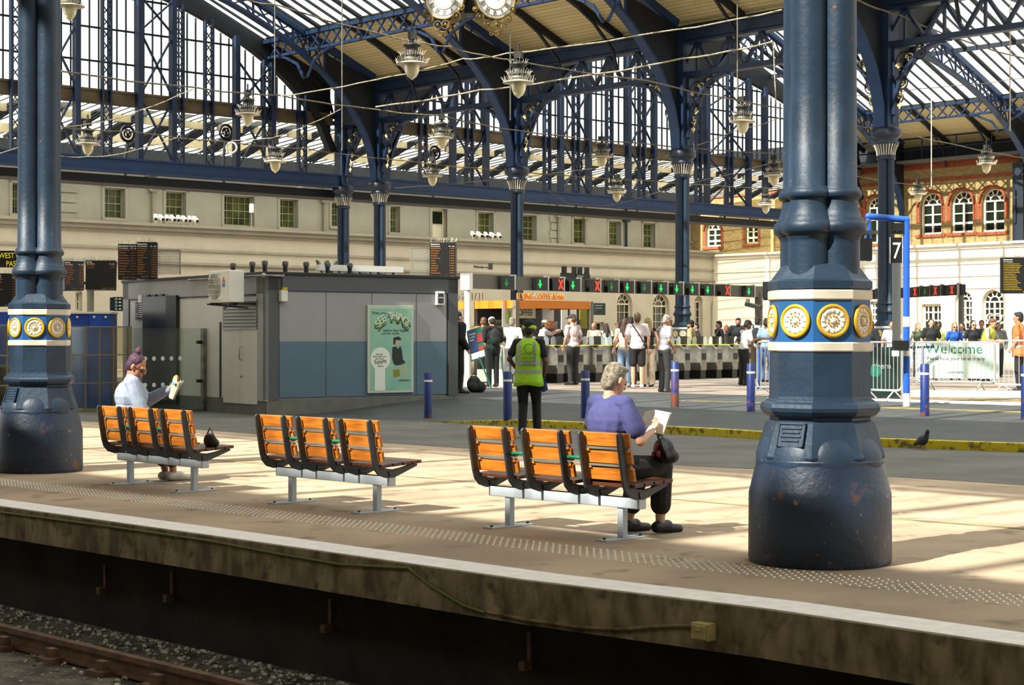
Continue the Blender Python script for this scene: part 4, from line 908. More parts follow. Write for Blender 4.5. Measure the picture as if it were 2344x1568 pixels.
# =============================== departure boards
mat('amber', (216, 130, 40), .6, emit=.16); mat('amber_dim', (190, 104, 28), .6, emit=.18); mat('led_white', (240, 236, 220), .6, emit=.5); mat('board_black', (13, 13, 12), .45); mat('amber_yellow', (236, 196, 30), .6, emit=.35)
mat('mesh_grey', (150, 148, 138), .5, .5)
PLACES = 'London Victoria,Hove,Lewes,Eastbourne,Worthing,Bedford,Gatwick Airport,Seaford,Southampton,Portsmouth,Haywards Heath,Three Bridges,Cambridge,Hastings'.split(',')
def board(label, p, rz, w, h, title, rows, cols, depth=.22, cage=None, tm='amber', tilt=0, fill=0, group='departure and arrival boards'):
    t = thing('departure_board', label, 'display board', p, rz, group); B = Rx(tilt)
    MB(B).b2((-w / 2, -depth / 2, 0), (w / 2, depth / 2, h)).build('board_case', 'board_black', t, bevel=.01)
    rr = random.Random(len(label)); mb = MB(B); text(mb, title, h * .055, Tr(-w * .46, -depth / 2 - .004, h * .92), .002, 'LEFT', sx=1.0)
    text(mb, 'Time  Destination', h * .036, Tr(-w * .46, -depth / 2 - .004, h * .865), .001, 'LEFT'); text(mb, 'Plat    Expt', h * .036, Tr(w * .46, -depth / 2 - .004, h * .865), .001, 'RIGHT'); mb.build('title_lettering', 'led_white', t)
    mb = MB(B); st = h * .76 / max(rows, 10)
    for k in range(rows):
        z = h * .81 - st * k; text(mb, '%02d:%02d %s' % (10 + k // 4, (k * 7 + 3) % 60, PLACES[(k + len(title)) % len(PLACES)]) + (' via ' + PLACES[(k * 3 + 5) % len(PLACES)] + ' and ' + PLACES[(k + 9) % len(PLACES)] if fill else ''), st * .55, Tr(-w * .46, -depth / 2 - .004, z), .001, 'LEFT', sx=.8)
        if cols: text(mb, '%d  On time' % (k % 8 + 1), st * .55, Tr(w * .46, -depth / 2 - .004, z), .001, 'RIGHT', sx=.8)
    text(mb, 'Page 1 of 2      10:47:32', h * .04, Tr(w * .46, -depth / 2 - .004, h * .03), .001, 'RIGHT'); mb.build('board_lettering', tm, t)
    if cage:
        x0, x1, y0, y1, z0, z1 = cage; mb = MB(); n = 15
        for i in range(n + 1):
            x = x0 + (x1 - x0) * i / n; mb.bar((x, y0, z0), (x, y0, z1), .008); mb.bar((x, y0, z1), (x, y1, z1), .008)
            z = z0 + (z1 - z0) * i / n; mb.bar((x0, y0, z), (x1, y0, z), .008); mb.bar((x0, y0, z), (x0, y1, z), .008); mb.bar((x1, y0, z), (x1, y1, z), .008); y = y0 + (y1 - y0) * i / n; mb.bar((x0, y, z1), (x1, y, z1), .008); mb.bar((x1, y, z0), (x1, y, z1), .008)
        mb.build('wire_cage', 'mesh_grey', t, label='wire mesh cage behind the board')
    mb = MB(); [mb.bar((-w / 2 + w * i / 14, 0, h), (-w / 2 + w * (i + .5) / 14 + rr.uniform(-.03, .03), rr.uniform(-.1, .1), h + .09), .006) for i in range(15)]; mb.build('bird_spikes', 'spike', t)
    return t
board('left of two boards over the grey cabin roof, next direct trains', at(292, 640, 37.6), R(12), .40, .76, 'Next Direct Train To', 10, 1, tilt=-4)
board('right of two boards over the grey cabin roof with a dark cage behind', at(337, 638, 37.4), R(6), .43, .78, 'Departures', 12, 1, cage=(.24, .68, .0, .3, .1, .62), tilt=-4)
board('departure board at the far end of the cabin roof with a pale wire cage', at(1015, 636, 36.3), R(-8), .54, .74, 'Departures', 11, 1, depth=.2, cage=(-.72, -.3, .05, .4, .02, .62))
board('arrivals board on a post left of the grey cabin', at(231, 664, 37), R(6), .62, .62, 'Arrivals', 2, 1, tilt=-6)
board('narrow arrivals board turned towards the near dark column', at(168, 665, 36), R(28), .40, .60, 'Arrivals', 9, 1, tilt=-6)
board('departure board under the pasty shop sign', at(14, 702, 40), R(4), .62, .76, 'Departures', 10, 1)
board('yellow lettered departure board at the right end over the barriers', at(2333, 672, 34), R(-6), .70, .70, 'Departures', 16, 0, tm='amber_yellow', fill=1)
mat('post_grey', (150, 146, 130), .6)
p = gY(207, 37.5); t = thing('display_post', 'round grey post carrying the arrivals boards', 'post', p); MB().tube((0, 0, 0), (0, 0, 2.52), .075, n=14).build('post_tube', 'post_grey', t); MB().bar((-.5, -.05, 2.7), (.5, -.05, 2.6), .06).build('cross_arm', 'black', t)
mat('sign_yellow', (236, 220, 20), .6, emit=.3)
t = thing('shop_sign', 'black pasty shop sign with yellow capital letters', 'sign', at(12, 612, 44), R(4)); MB().b2((-.7, 0, 0), (.34, .06, .42)).build('sign_board', 'board_black', t)
mb = MB(); text(mb, 'WEST CORNWALL', .19, Tr(-.16, -.008, .235), .003, 'LEFT', sx=.78); text(mb, 'PASTY', .19, Tr(.02, -.008, .03), .003, 'LEFT', sx=.78); mb.build('sign_lettering', 'sign_yellow', t)
mat('sign_green', (12, 46, 42), .5)
t = thing('direction_sign', 'small dark green sign with white pictograms beside the cabin edge', 'sign', at(268, 712, 42), 0); MB().b2((-.09, 0, 0), (.14, .06, .34)).b2((-.18, .03, .01), (-.09, .07, .33)).build('sign_board', 'sign_green', t)
mb = MB(); [(mb.torus((-.02, -.006, .05 + .08 * k), .022, .006, Rx(90), 14, 4), mb.box((.07, -.006, .05 + .08 * k), (.06, .006, .03))) for k in range(4)]; mb.build('sign_pictograms', 'white', t)
# =============================== glass screens and blue hoarding on the left
def pane_screen(label, a, b, h, frame, nx, nz, gm, dots=0, posts=True):
    d = b - a; L = d.length; t = thing('glass_screen', label, 'screen', a, math.atan2(d.y, d.x), 'standing glass screens')
    MB().b2((0, -.006, .03), (L, .006, h)).build('glass_pane', gm, t)
    mb = MB()
    if nx:
        for i in range(nx + 1): mb.b2((L * i / nx - .008, -.02, 0), (L * i / nx + .008, .02, h))
        for k in range(nz + 1): z = .02 + (h - .03) * k / nz; mb.b2((0, -.018, z - .012), (L, .018, z + .012))
    if posts: mb.b2((L, -.04, 0), (L + .08, .04, h)); mb.b2((-.02, -.02, 0), (L, .05, .05))
    if mb.v: mb.build('screen_frame', frame, t)
    if dots:
        for z in (1.08, .56):
            for k in range(dots): MB(Tr(L * (.05 + .125 * k), -.008, z) @ Rx(90)).lathe([(.045, 0), (.045, .003)], 16).build('frosted_dot', 'frost_dot', t)
        mb = MB(); [mb.tube((L - .12, 0, z), (L + .02, 0, z), .035, n=8) for z in (1.4, .62)]; mb.build('clamp', 'black', t)
    return t
mat('dusty_frame', (120, 112, 88), .7)
pane_screen('dusty glazed screen with a worn frame left of the cabin', gp(162, 945, .0), gp(292, 941, .0), 1.72, 'dusty_frame', 4, 3, 'perspex')
pane_screen('dusty glazed screen at the left edge beyond the near dark column', gp(-40, 958, 0.), gp(42, 952, 0.), 1.74, 'dusty_frame', 3, 3, 'perspex')
a = gp(303, 948, 0.); b = gp(462, 942, 0.); pane_screen('clear glass screen with two rows of frosted dots before the cabin door', a, b, 1.68, 'steel_soft', 0, 1, 'screen_glass', 6)
t = thing('blue_hoarding', 'tall blue panelled box behind the dusty glazed screen', 'kiosk', gY(150, 37), R(6)); mat('hoarding_blue', (24, 80, 186), .5, rgb2=(16, 58, 146), scale=2)
mb = MB(); mb.b2((0, 0, 0), (.48, 1.2, 2.0)); mb.build('left_panel', 'hoarding_blue', t, bevel=.005); MB().b2((.485, -.03, 0), (.93, 1.2, 2.0)).build('right_panel', 'hoarding_blue', t, bevel=.005); MB().b2((-.02, -.05, 2.0), (.95, 1.2, 2.04)).build('top_cap', 'white', t); mb = MB(); [mb.tube((x, -.04, 1.93), (x, -.06, 1.93), .025, n=10) for x in (.25, .6, .84)]; mb.build('fixing_stud', 'white', t)
t = thing('blue_hoarding', 'small blue box at the left edge beyond the near column', 'kiosk', gY(-10, 38), 0); MB().b2((0, 0, 0), (.35, .8, 2.05)).build('panel', 'hoarding_blue', t); MB().b2((.35, 0, 0), (.45, .1, 2.1)).build('edge_post', 'white', t)
t = thing('litter_bin', 'dark wheeled bin and cart beyond the dusty screen at the left edge', 'bin', gY(20, 36.5), 0); MB().b2((-.25, 0, .1), (.25, .4, .85)).build('bin_body', 'black', t, bevel=.03); MB().b2((-.27, -.02, .85), (.27, .42, .92)).build('bin_lid', 'cabin_dark', t, bevel=.02)
# =============================== ticket gate line and lane signs
GA = at(1072, 646, 43.5); GB = at(1752, 668, 53.6); gd = (GB - GA); gd.z = 0; GL = gd.length; gang = math.atan2(gd.y, gd.x); gdir = gd.normalized()
def g_at(px): r = (px - CX) / F; return (r * GA.y - GA.x) / (gdir.x - r * gdir.y)
mat('sign_green_led', (20, 210, 96), .6, emit=.9); mat('sign_green_dim', (16, 130, 66), .6, emit=.35); mat('sign_red_led', (255, 60, 30), .6, emit=1.0); mat('gantry_grey', (104, 102, 92), .5, .4)
gt = thing('sign_gantry', 'long grey overhead beam carrying the lane signs over the ticket gates', 'gantry', V((GA.x, GA.y, 0)), gang)
MB().b2((0, .02, 2.72), (GL, .2, 3.06)).build('gantry_beam', 'gantry_grey', gt); MB().b2((-.02, -.05, 2.68), (.11, .25, 3.1)).build('beam_end', 'white', gt, label='white end cap')
MB().tube((.08, .1, gz(GA.x, GA.y)), (.08, .1, 2.7), .085, n=14).build('gantry_post', 'white_plastic', gt, label='white round post')
p = GA + gdir * g_at(1743); MB().tube((g_at(1743), .1, .2), (g_at(1743), .1, 2.9), .12, n=12).build('gantry_post', 'gantry_grey', gt)
SIG = [(1152, 'g', 'dim'), (1229, 'g', ''), (1274, 'r', ''), (1304, 'g', ''), (1358, 'r', ''), (1392, 'g', 'd'), (1428, 'g', ''), (1467, 'g', 'd'), (1505, 'g', ''), (1541, 'g', ''), (1577, 'g', ''), (1612, 'g', ''), (1657, 'r', ''), (1706, 'g', '')]
ORD = 'first second third fourth fifth sixth seventh eighth ninth tenth eleventh twelfth thirteenth fourteenth'.split()
def lane_sign(loc, rz, kind, dim, label, w, h, dx, group):
    t = thing('lane_sign', label, 'sign', loc, rz, group)
    MB().b2((-w / 2, -.12, -h / 2), (w / 2, .02, h / 2)).build('sign_case', 'board_black', t, bevel=.008)
    mb = MB()
    if kind == 'g': mb.prism([(dx - .03, .1), (dx + .03, .1), (dx + .03, -.0), (dx + .085, -.0), (dx, -.12), (dx - .085, -.0), (dx - .03, -.0)], -.128, -.121)
    else:
        for s in (-1, 1): mb.bar((dx - .085, -.125, -.13 * s), (dx + .085, -.125, .13 * s), .05, .008, (0, 1, 0)) if False else mb.prism([(dx - .11, -.125 * s), (dx - .05, -.13 * s), (dx + .11, .125 * s), (dx + .05, .13 * s)], -.128, -.121)
    mb.build('lit_symbol', 'sign_red_led' if kind == 'r' else ('sign_green_dim' if dim else 'sign_green_led'), t, label='red cross' if kind == 'r' else 'green arrow pointing down')
    mb = MB(); mb.b2((w / 2, -.1, -h / 2), (w / 2 + .07, .02, h / 2 + .02)); mb.b2((w / 2 - .02, -.08, h / 2), (w / 2 + .12, .02, h / 2 + .04)); mb.build('sign_edge', 'steel', t)
    return t
for i, (px, k, d) in enumerate(SIG):
    x = g_at(px - 4 if k == 'r' else px + 4); dx = .1 if k == 'r' else -.09
    q = GA + gdir * x
    lane_sign(V((q.x, q.y, 2.89)), gang, k, d, '%s lane sign along the gate beam, showing a %s' % (ORD[i], 'red cross' if k == 'r' else 'green arrow'), .47, .34, dx, 'lane signs over the main ticket gates')
GB0 = at(1985, 675, 63); GB1 = at(2200, 681, 56); d2 = GB1 - GB0; d2.z = 0; L2_ = d2.length; a2 = math.atan2(d2.y, d2.x); d2.normalize()
g2 = thing('sign_gantry', 'shorter overhead beam with red cross signs before the white wall', 'gantry', V((GB0.x, GB0.y, 0)), a2); MB().b2((-2.2, .0, 2.86), (L2_, .16, 3.2)).build('gantry_beam', 'board_black', g2); MB().tube((L2_ - .15, .08, .28), (L2_ - .15, .08, 2.9), .09, n=12).build('gantry_post', 'gantry_grey', g2)
for i, (px, k, d) in enumerate(((2002, 'r', ''), (2023, 'r', ''), (2102, 'r', ''), (2125, 'g', 'd'), (2149, 'r', ''), (2187, 'r', ''))):
    r = (px - CX) / F; x = (r * GB0.y - GB0.x) / (d2.x - r * d2.y); q = GB0 + d2 * x
    lane_sign(V((q.x, q.y, 3.03)), a2, k, d, '%s sign of the shorter beam by the white wall, showing a %s' % (ORD[i], 'red cross' if k == 'r' else 'dim green arrow'), .5, .34, 0, 'lane signs before the white wall')
mat('gate_steel', (176, 172, 160), .32, .6, rgb2=(104, 100, 92), scale=1.5); mat('gate_dark', (22, 23, 22), .4); glass('paddle_glass', (150, 180, 170), .55, .1)
def make_gate(label, loc):
    t = thing('ticket_gate', label, 'ticket gate', loc, gang, 'ticket gates of the main gate line')
    MB().prism([(-.05, 0), (.05, 0), (.05, 0)], 0, .01) if False else None
    mb = MB(M(((0, 1, 0, 0), (1, 0, 0, 0), (0, 0, 1, 0), (0, 0, 0, 1)))); mb.prism([(-.0, .24), (1.5, .24), (1.5, .98), (.16, .98), (.0, .86)], -.14, .14); mb.build('gate_cabinet', 'gate_steel', t, bevel=.01)
    MB().b2((-.13, .03, 0), (.13, 1.48, .24)).build('kick_base', 'gate_dark', t)
    MB().b2((-.10, -.012, .55), (.10, .01, .74)).build('reader_panel', 'gate_dark', t); MB().b2((-.13, .1, .98), (.13, 1.45, 1.0)).build('top_strip', 'yellow_paint', t)
    mb = MB()
    for s in (-1, 1): mb.prism([(s * .16, .5), (s * .36, .5), (s * .36, 1.1)] + [(s * (.26 + .1 * math.cos(k * math.pi / 8)), 1.12 + .12 * math.sin(k * math.pi / 8)) for k in range(9)] + [(s * .16, 1.1)], .72, .735)
    mb.build('paddle', 'paddle_glass', t, label='rounded glass paddles'); MB().b2((-.08, .66, .98), (.08, .8, 1.24)).build('sensor_post', 'gate_dark', t)
    return t
G0 = None; gx = g_at(1238); i = 0
while gx < g_at(1735):
    q = GA + gdir * gx; z = gz(q.x, q.y); lab = '%s ticket gate along the gate line counted from the coffee kiosk' % (ORD[i] if i < 14 else ['fifteenth', 'sixteenth', 'seventeenth', 'eighteenth'][i - 14])
    if G0 is None: G0 = make_gate(lab, V((q.x, q.y, z)))
    else: o = copy_tree(G0); o.location = V((q.x, q.y, z)); o['label'] = lab
    gx += .82; i += 1
p = at(1768, 668, 52); MB(Tr(p) @ Rz(40)).b2((-.25, -.15, -.25), (.25, .15, .3)).b2((-.32, -.1, -.2), (-.25, .1, .24)).build('control_box', 'black', None, label='black control box at the end of the gate beam', cat='box')
t = thing('security_camera', 'dark camera under the gate beam end beside the big column', 'camera', at(1725, 700, 50), R(-30)); MB().box((0, 0, 0), (.5, .16, .12), Ry(14)).build('camera_body', 'black', t, bevel=.01); MB().b2((-.22, -.06, .04), (-.14, .06, .2)).build('camera_bracket', 'gantry_grey', t)
# =============================== coffee kiosk
mat('orange', (226, 128, 20), .5); mat('letter_orange', (240, 140, 24), .5, emit=.12); mat('kiosk_dark', (34, 32, 28), .5); mat('pillar_grey', (120, 112, 96), .5); mat('menu_cream', (232, 222, 176), .6, emit=.1); mat('cup_green', (122, 150, 60), .5); mat('panel_white', (226, 222, 210), .6, emit=.05)
KO = at(1181, 772, 55); KO.z = gz(KO.x, KO.y); ki = thing('coffee_kiosk', 'coffee kiosk with orange fascia and big orange letters on its roof', 'kiosk', KO, ROT); KL, KD = 3.42, 5.4; z0 = -KO.z
ku, kv = U.dot(KO), W.dot(KO)
def kx(px, y): return on_u(px, 700, ku + y)[0] - kv
MB().b2((0, 0, 2.42 + z0), (KL, .12, 2.67 + z0)).b2((0, 0.12, 2.42 + z0), (.12, KD, 2.67 + z0)).b2((KL - .12, .12, 2.42 + z0), (KL, KD, 2.67 + z0)).build('fascia', 'orange', ki, label='orange fascia'); MB().b2((.05, .05, 2.5 + z0), (KL - .05, KD, 2.64 + z0)).build('kiosk_roof', 'kiosk_dark', ki)
for x, y in ((0, 0), (KL - .12, 0), (0, 2.0), (0, 4.0)): MB().b2((x - .03, y - .03, 0), (x + .12, y + .12, 2.66 + z0)).build('corner_pillar', 'pillar_grey', ki)
MB().b2((.2, 2.6, 0), (KL + 2.6, 2.75, 2.5 + z0)).build('back_wall', 'kiosk_dark', ki); MB().b2((.1, .1, 0), (KL - .1, .75, .95)).build('counter', 'kiosk_dark', ki, bevel=.02); MB().b2((.05, .05, .95), (KL - .05, .8, 1.0)).build('counter_top', 'steel_soft', ki); MB().b2((.2, 2.3, 1.2), (KL - .3, 2.6, 1.25)).b2((.2, 2.3, 1.6), (KL - .3, 2.6, 1.64)).build('shelf', 'pillar_grey', ki)  # dark back wall runs on past the kiosk to darken its interior
mb = MB(); text(mb, 'FLYING COFFEE BEAN', .29, Tr(.06, .03, 2.70 + z0), .02, 'LEFT', sx=.72); mb.build('roof_letters', 'letter_orange', ki, label='orange capital letters on the roof')
mb = MB(Tr(.0, 1.5, 0) @ Rz(90)); text(mb, 'FLYING COFFEE BEAN', .335, Tr(1.6, .03, 2.70 + z0) , .02, 'CENTER', sx=.95); mb.build('reversed_letters', 'pillar_grey', ki, label='roof letters seen from behind')
MB().b2((kx(1151, .5), .5, 1.45), (kx(1179, .5), .55, 2.34)).build('drink_panel', 'panel_white', ki); MB(Tr(kx(1163, .48), .46, 1.65) @ Sc(.8, .4, 1)).lathe([(.09, 0), (.13, .35), (.12, .38)], 16).build('printed_cup', 'cup_green', ki)
d = MB().b2((kx(1176, 2.0), 2.0, 1.84), (kx(1226, 2.0), 2.06, 2.26)).build('menu_board', 'menu_cream', ki); text(MB(), 'COFFEE', .30, Tr(kx(1199, 1.98), 1.985, 1.93), .003, sx=.8).build('menu_lettering', 'black', d)
MB().b2((kx(1243, 1.9), 1.9, 1.75), (kx(1268, 1.9), 1.95, 2.4)).build('price_panel', 'panel_white', ki); MB().b2((kx(1243, 1.9), 1.88, 1.5), (kx(1268, 1.9), 1.95, 1.74)).build('orange_panel', 'orange', ki)
for a_, b_ in ((1288, 1302), (1308, 1322)): MB().b2((kx(a_, 2.5), 2.55, 1.0), (kx(b_, 2.5), 2.59, 2.3)).build('pale_panel', 'panel_white', ki)
MB().b2((kx(1328, 1.2), 1.2, 1.5), (kx(1346, 1.2), 1.25, 2.35)).build('snack_poster', 'bag_print', ki)
mb = MB(); [mb.box((1.3 + .12 * (k % 5), 2.4, 1.32 + .4 * (k // 5)), (.08, .1, .13)) for k in range(10)]; mb.build('stacked_cups', 'cream_wood', ki); mb = MB(Tr(kx(1216, 1.2), 1.2, 2.2)); mb.lathe([(.28, 0), (.26, .05), (.05, .14)], 18); mb.build('pendant_shade', 'kiosk_dark', ki)
t = thing('information_sign', 'dark green hanging information sign right of the coffee kiosk', 'sign', at(1370, 721, 62), ROT); MB().b2((-.2, 0, 0), (.35, .06, .42)).build('sign_board', 'sign_green', t); mb = MB(); text(mb, 'Customer Services\nTickets & Travel\n<', .06, Tr(-.16, -.006, .32), .001, 'LEFT', line=1.6, sx=.8); mb.build('sign_lettering', 'white', t)
t = thing('display_case', 'dark display panels mounted above the gate beam on the cream wall', 'sign', at(1322, 641, 61), ROT); MB().b2((-.72, 0, -.05), (-.1, .12, .24)).b2((-.05, 0, -.05), (.62, .12, .22)).build('panel_case', 'board_black', t); mb = MB(); [mb.b2((x, 0, .22), (x + .16, .1, .46)) for x in (-.68, -.2, .08, .42)]; mb.build('bracket', 'black', t); mb = MB(); text(mb, 'Bus Station\nExit', .07, Tr(-.02, -.006, .12), .001, 'LEFT'); mb.build('panel_lettering', 'white', t)
t = thing('wall_lettering', 'dark letters mounted on the cream wall above the white gantry end', 'sign', on_u(1120, 622, UL - .1) and at(1102, 624, 80), ROT); mb = MB(); text(mb, 'Welcome to', .17, Tr(-.05, 0, .2), .02); mb.box((.55, 0, .3), (.25, .04, .3)); mb.build('letters', 'cabin_dark', t)
# glass wing and easel sign near the kiosk
pane_screen('clear glass panel beside the white gantry post', gY(1085, 44.4), gY(1138, 45.6), 1.35, 'steel_soft', 0, 1, 'screen_glass')
t = thing('easel_sign', 'dark green easel sign with a blue and red notice, leaning', 'sign', gY(1112, 41.2), R(8)); mat('easel_green', (14, 92, 74), .5); mat('notice_blue', (36, 56, 104), .5); mat('notice_red', (150, 44, 44), .5)
B = Tr(-.12, 0, .42) @ Sc(.62, 1, .95) @ Ry(-12) @ Rx(-8)
MB(B).b2((-.30, -.02, .3), (.27, .02, 1.08)).build('notice_board', 'easel_green', t); mb = MB(B); mb.b2((-.27, -.03, .5), (.02, -.018, 1.03)); mb.build('blue_notice', 'notice_blue', t); MB(B).b2((-.27, -.03, .33), (.24, -.018, .48)).build('white_notice', 'white', t); MB(B).b2((.04, -.03, .7), (.24, -.018, .92)).b2((.04, -.03, .5), (.24, -.018, .6)).build('red_notice', 'notice_red', t)
mb = MB(B); text(mb, 'Changes\nto your\ntrains', .075, Tr(-.25, -.035, .94), .001, 'LEFT'); mb.build('notice_lettering', 'white', t)
mb = MB(); mb.bar((-.16, 0, .75), (.12, -.1, 0), .03); mb.bar((.36, 0, .75), (.45, -.1, 0), .03); mb.bar((.15, .1, 1.2), (.2, .6, 0), .03); mb.build('easel_leg', 'easel_green', t)
t = thing('floor_panel', 'low frosted panel standing behind the easel sign', 'panel', gY(1122, 43.2), R(10)); MB().b2((-.32, 0, 0), (.32, .04, .42)).build('panel_sheet', 'white_plastic', t); MB().b2((-.3, -.008, .08), (-.08, .0, .11)).build('panel_text', 'black', t)
t = thing('steel_post', 'short steel post beside the man in the white shirt', 'post', gY(1146, 43.6)); MB().lathe([(.06, 0), (.055, .02), (.055, .92), (.03, .95)], 14).build('post_tube', 'steel', t)
# =============================== bollards
mat('bollard_blue', (14, 44, 110), .45, var=.2, scale=6); overlay(MAT['bollard_blue'], (112, 58, 38), 7, .52, .6, zmax=.36); mat('bollard_rust', (14, 44, 110), .5); overlay(MAT['bollard_rust'], (104, 56, 40), 5, .36, .46, zmax=.7)
for i, (px, yb, yt, m, lab) in enumerate(((980, 957, 852, 0, 'blue bollard in front of the cabin poster'), (1162, 961, 850, 0, 'blue bollard beside the high visibility vest man'), (1340, 957, 848, 0, 'blue bollard behind the woman in the purple top'), (1545, 932, 828, 1, 'blue bollard with a rusted lower half in front of the ticket gates'), (1719, 941, 832, 0, 'blue bollard before the barrier end beside the big column'), (2117, 952, 833, 0, 'blue bollard right of the blue and white portal post'), (2348, 960, 835, 0, 'blue bollard cut by the far right frame edge'))):
    p = gp(px, yb); h = (yb - yt) * p.y / F; t = thing('bollard', lab, 'bollard', p, i, 'blue bollards along the kerb')
    MB().lathe([(.075, 0), (.074, h - .015), (.06, h)], 18).build('post', 'bollard_rust' if m else 'bollard_blue', t); MB().lathe([(.0765, h * .79), (.0765, h * .835)], 18, cap=False).build('white_band', 'white', t, label='white reflective band')
# =============================== portal frame with the platform number
mat('portal_blue', (36, 92, 190), .4, var=.12, scale=5)
p = gp(2075, 930); PY = p.y; po_ = thing('portal_frame', 'bright blue tube portal with white bands carrying platform sign seven', 'portal', p, 0)
H = HC - p.z + (HY - 503) * PY / F; sx = lambda px: (px - 2075) * PY / F
mb = MB(); mb.tube((0, 0, 0), (0, 0, H), .06, n=16); mb.tube((0, 0, H), (sx(1988), 0, H + .06), .06, n=14); mb.ell((0, 0, H), .064); mb.ell((sx(1988), 0, H + .06), .064); mb.tube((sx(1988), 0, H + .06), (sx(1988), 0, H - .75), .05, n=14); mb.build('portal_tube', 'portal_blue', po_)
zz = lambda py: HC - p.z + (HY - py) * PY / F
[MB().lathe([(.0625, zz(a)), (.0625, zz(b))], 16, cap=False).build('white_band', 'white', po_, label='white painted band') for a, b in ((930, 900), (815, 797), (748, 725))]
t = thing('platform_sign', 'black platform sign with a white figure seven', 'sign', p + V((sx(2052), -.0, zz(602))), 0); MB().b2((-.115, -.03, 0), (.1, .03, .46)).build('sign_board', 'board_black', t, bevel=.004); text(MB(), '7', .42, Tr(-.005, -.036, .08), .003, sx=.8).build('figure_seven', 'white', t); mb = MB(); mb.b2((-.122, -.032, -.005), (-.112, .032, .465)); mb.b2((.098, -.032, -.005), (.108, .032, .465)); mb.build('sign_edge', 'white', t); mb = MB(); mb.b2((-.12, -.04, .52), (.14, .04, .72)); mb.torus((-.04, -.05, .55), .03, .008, Rx(90), 14, 5); mb.torus((.05, -.05, .55), .03, .008, Rx(90), 14, 5); mb.build('sign_hanger', 'black', t)
t = thing('signal_lamp', 'black signal head hanging from the blue portal beside the big column', 'signal', at(1976, 575, PY - .2), R(20)); MB().b2((-.16, -.15, -.17), (.1, .15, .22)).build('signal_case', 'black', t, bevel=.01); MB().b2((-.12, -.22, .3), (.16, .1, .36)).bar((-.05, 0, .2), (.1, 0, .55), .05).build('signal_hood', 'cabin_dark', t)
t = thing('track_box', 'dark camera box and white unit on the blue portal post', 'box', at(2052, 800, PY - .15), 0); MB().b2((-.06, -.1, -.02), (.2, .1, .16)).build('box_case', 'black', t); MB().b2((-.08, -.12, -.12), (.02, .02, -.02)).build('white_unit', 'white', t)
t = thing('service_post', 'dark square post beside the blue portal', 'post', gY(2052, 37), 0); MB().b2((-.075, -.07, 0), (.075, .07, 2.9)).build('post_box', 'cabin_dark', t); MB().b2((-.09, -.08, 2.9), (.09, .08, 2.96)).build('post_cap', 'skirt_grey', t)
# =============================== crowd barriers, banner, far platform edge
mat('galvanised', (196, 198, 194), .35, .6, var=.1, scale=9)
def barrier(label, a, b, h, n):
    d = b - a; L = d.length; t = thing('crowd_barrier', label, 'barrier', a, math.atan2(d.y, d.x), 'galvanised crowd barriers')
    r = .1; P = [(r, 0, .2), (L - r, 0, .2)] + [(L - r + r * math.sin(k * .393), 0, .2 + r - r * math.cos(k * .393)) for k in range(1, 4)] + [(L, 0, .2 + r), (L, 0, h - r)] + [(L - r + r * math.cos(k * .393), 0, h - r + r * math.sin(k * .393)) for k in range(1, 4)] + [(L - r, 0, h), (r, 0, h)] + [(r - r * math.sin(k * .393), 0, h - r + r * math.cos(k * .393)) for k in range(1, 4)] + [(0, 0, h - r), (0, 0, .2 + r)] + [(r - r * math.cos(k * .393), 0, .2 + r - r * math.sin(k * .393)) for k in range(1, 4)]
    MB().path(P, .02, 8, closed=True).build('outer_frame', 'galvanised', t)
    for k in range(1, n): MB().tube((L * k / n, 0, .2), (L * k / n, 0, h), .0085, n=6, cap=False).build('bar', 'galvanised', t)
    for x in (L * .18, L * .82):
        mb = MB(); mb.bar((x, 0, .2), (x, -.3, 0), .03, .015); mb.bar((x, 0, .2), (x, .3, 0), .03, .015); mb.build('foot', 'galvanised', t)
    return t
barrier('crowd barrier standing behind the blue portal, beside the big column', gp(1972, 915), gp(2064, 918), 1.12, 10)
barrier('crowd barrier half hidden left of the big column', gp(1733, 908), gp(1800, 915), 1.12, 7)
barrier('long crowd barrier in front of the welcome banner', gp(2098, 893), gp(2278, 896), 1.1, 17)
barrier('crowd barrier at the right edge before the orange vest person', gp(2276, 899), gp(2392, 905), 1.14, 10)
barrier('crowd barrier behind the portal post joining the banner', gp(2082, 888), gp(2112, 890), 1.1, 4)
mat('banner', (186, 214, 200), .6, rgb2=(206, 224, 212), scale=2); mat('banner_green', (16, 110, 92), .6)
a, b = gp(2090, 886), gp(2286, 888); d = b - a; t = thing('welcome_banner', 'pale green welcome banner tied behind the long barrier', 'banner', a, math.atan2(d.y, d.x)); L = d.length
mb = MB(); mb.b2((.05, .03, .22), (L, .045, 1.08)); mb.build('banner_sheet', 'banner', t); mb = MB(); text(mb, 'Welcome', .34, Tr(L * .48, .025, .82), .002, sx=1.0); mb.build('banner_title', 'banner_green', t); mb = MB(); text(mb, 'Please have your ticket ready', .115, Tr(L * .5, .025, .66), .001); text(mb, 'southern', .1, Tr(L * .5, .025, .34), .001); mb.build('banner_lettering', 'poster_dark', t)
a, b = gp(1975, 905), gp(2070, 905); d = b - a; t = thing('green_banner', 'dark green banner behind the barrier beside the big column', 'banner', a + V((0, .5, 0)), math.atan2(d.y, d.x)); MB().b2((0, 0, .0), (d.length, .02, 1.0)).build('banner_sheet', 'sign_green', t); mb = MB(); text(mb, 'southern', .17, Tr(d.length * .45, -.005, .55), .001); mb.build('banner_lettering', 'banner', t); mb = MB(Tr(d.length * .42, -.006, .5) @ Rx(90)); mb.lathe([(.14, 0), (.14, .002)], 6); mb.build('banner_emblem', 'banner_green', t)
def strip(name, pts, zz_, h, m, label):
    mb = MB(); P = [gp(*p) for p in pts]; mb.slab([(p.x, p.y) for p in P], min(p.z for p in P) - .02, max(p.z for p in P) + h); return struct(mb, name, m, label)
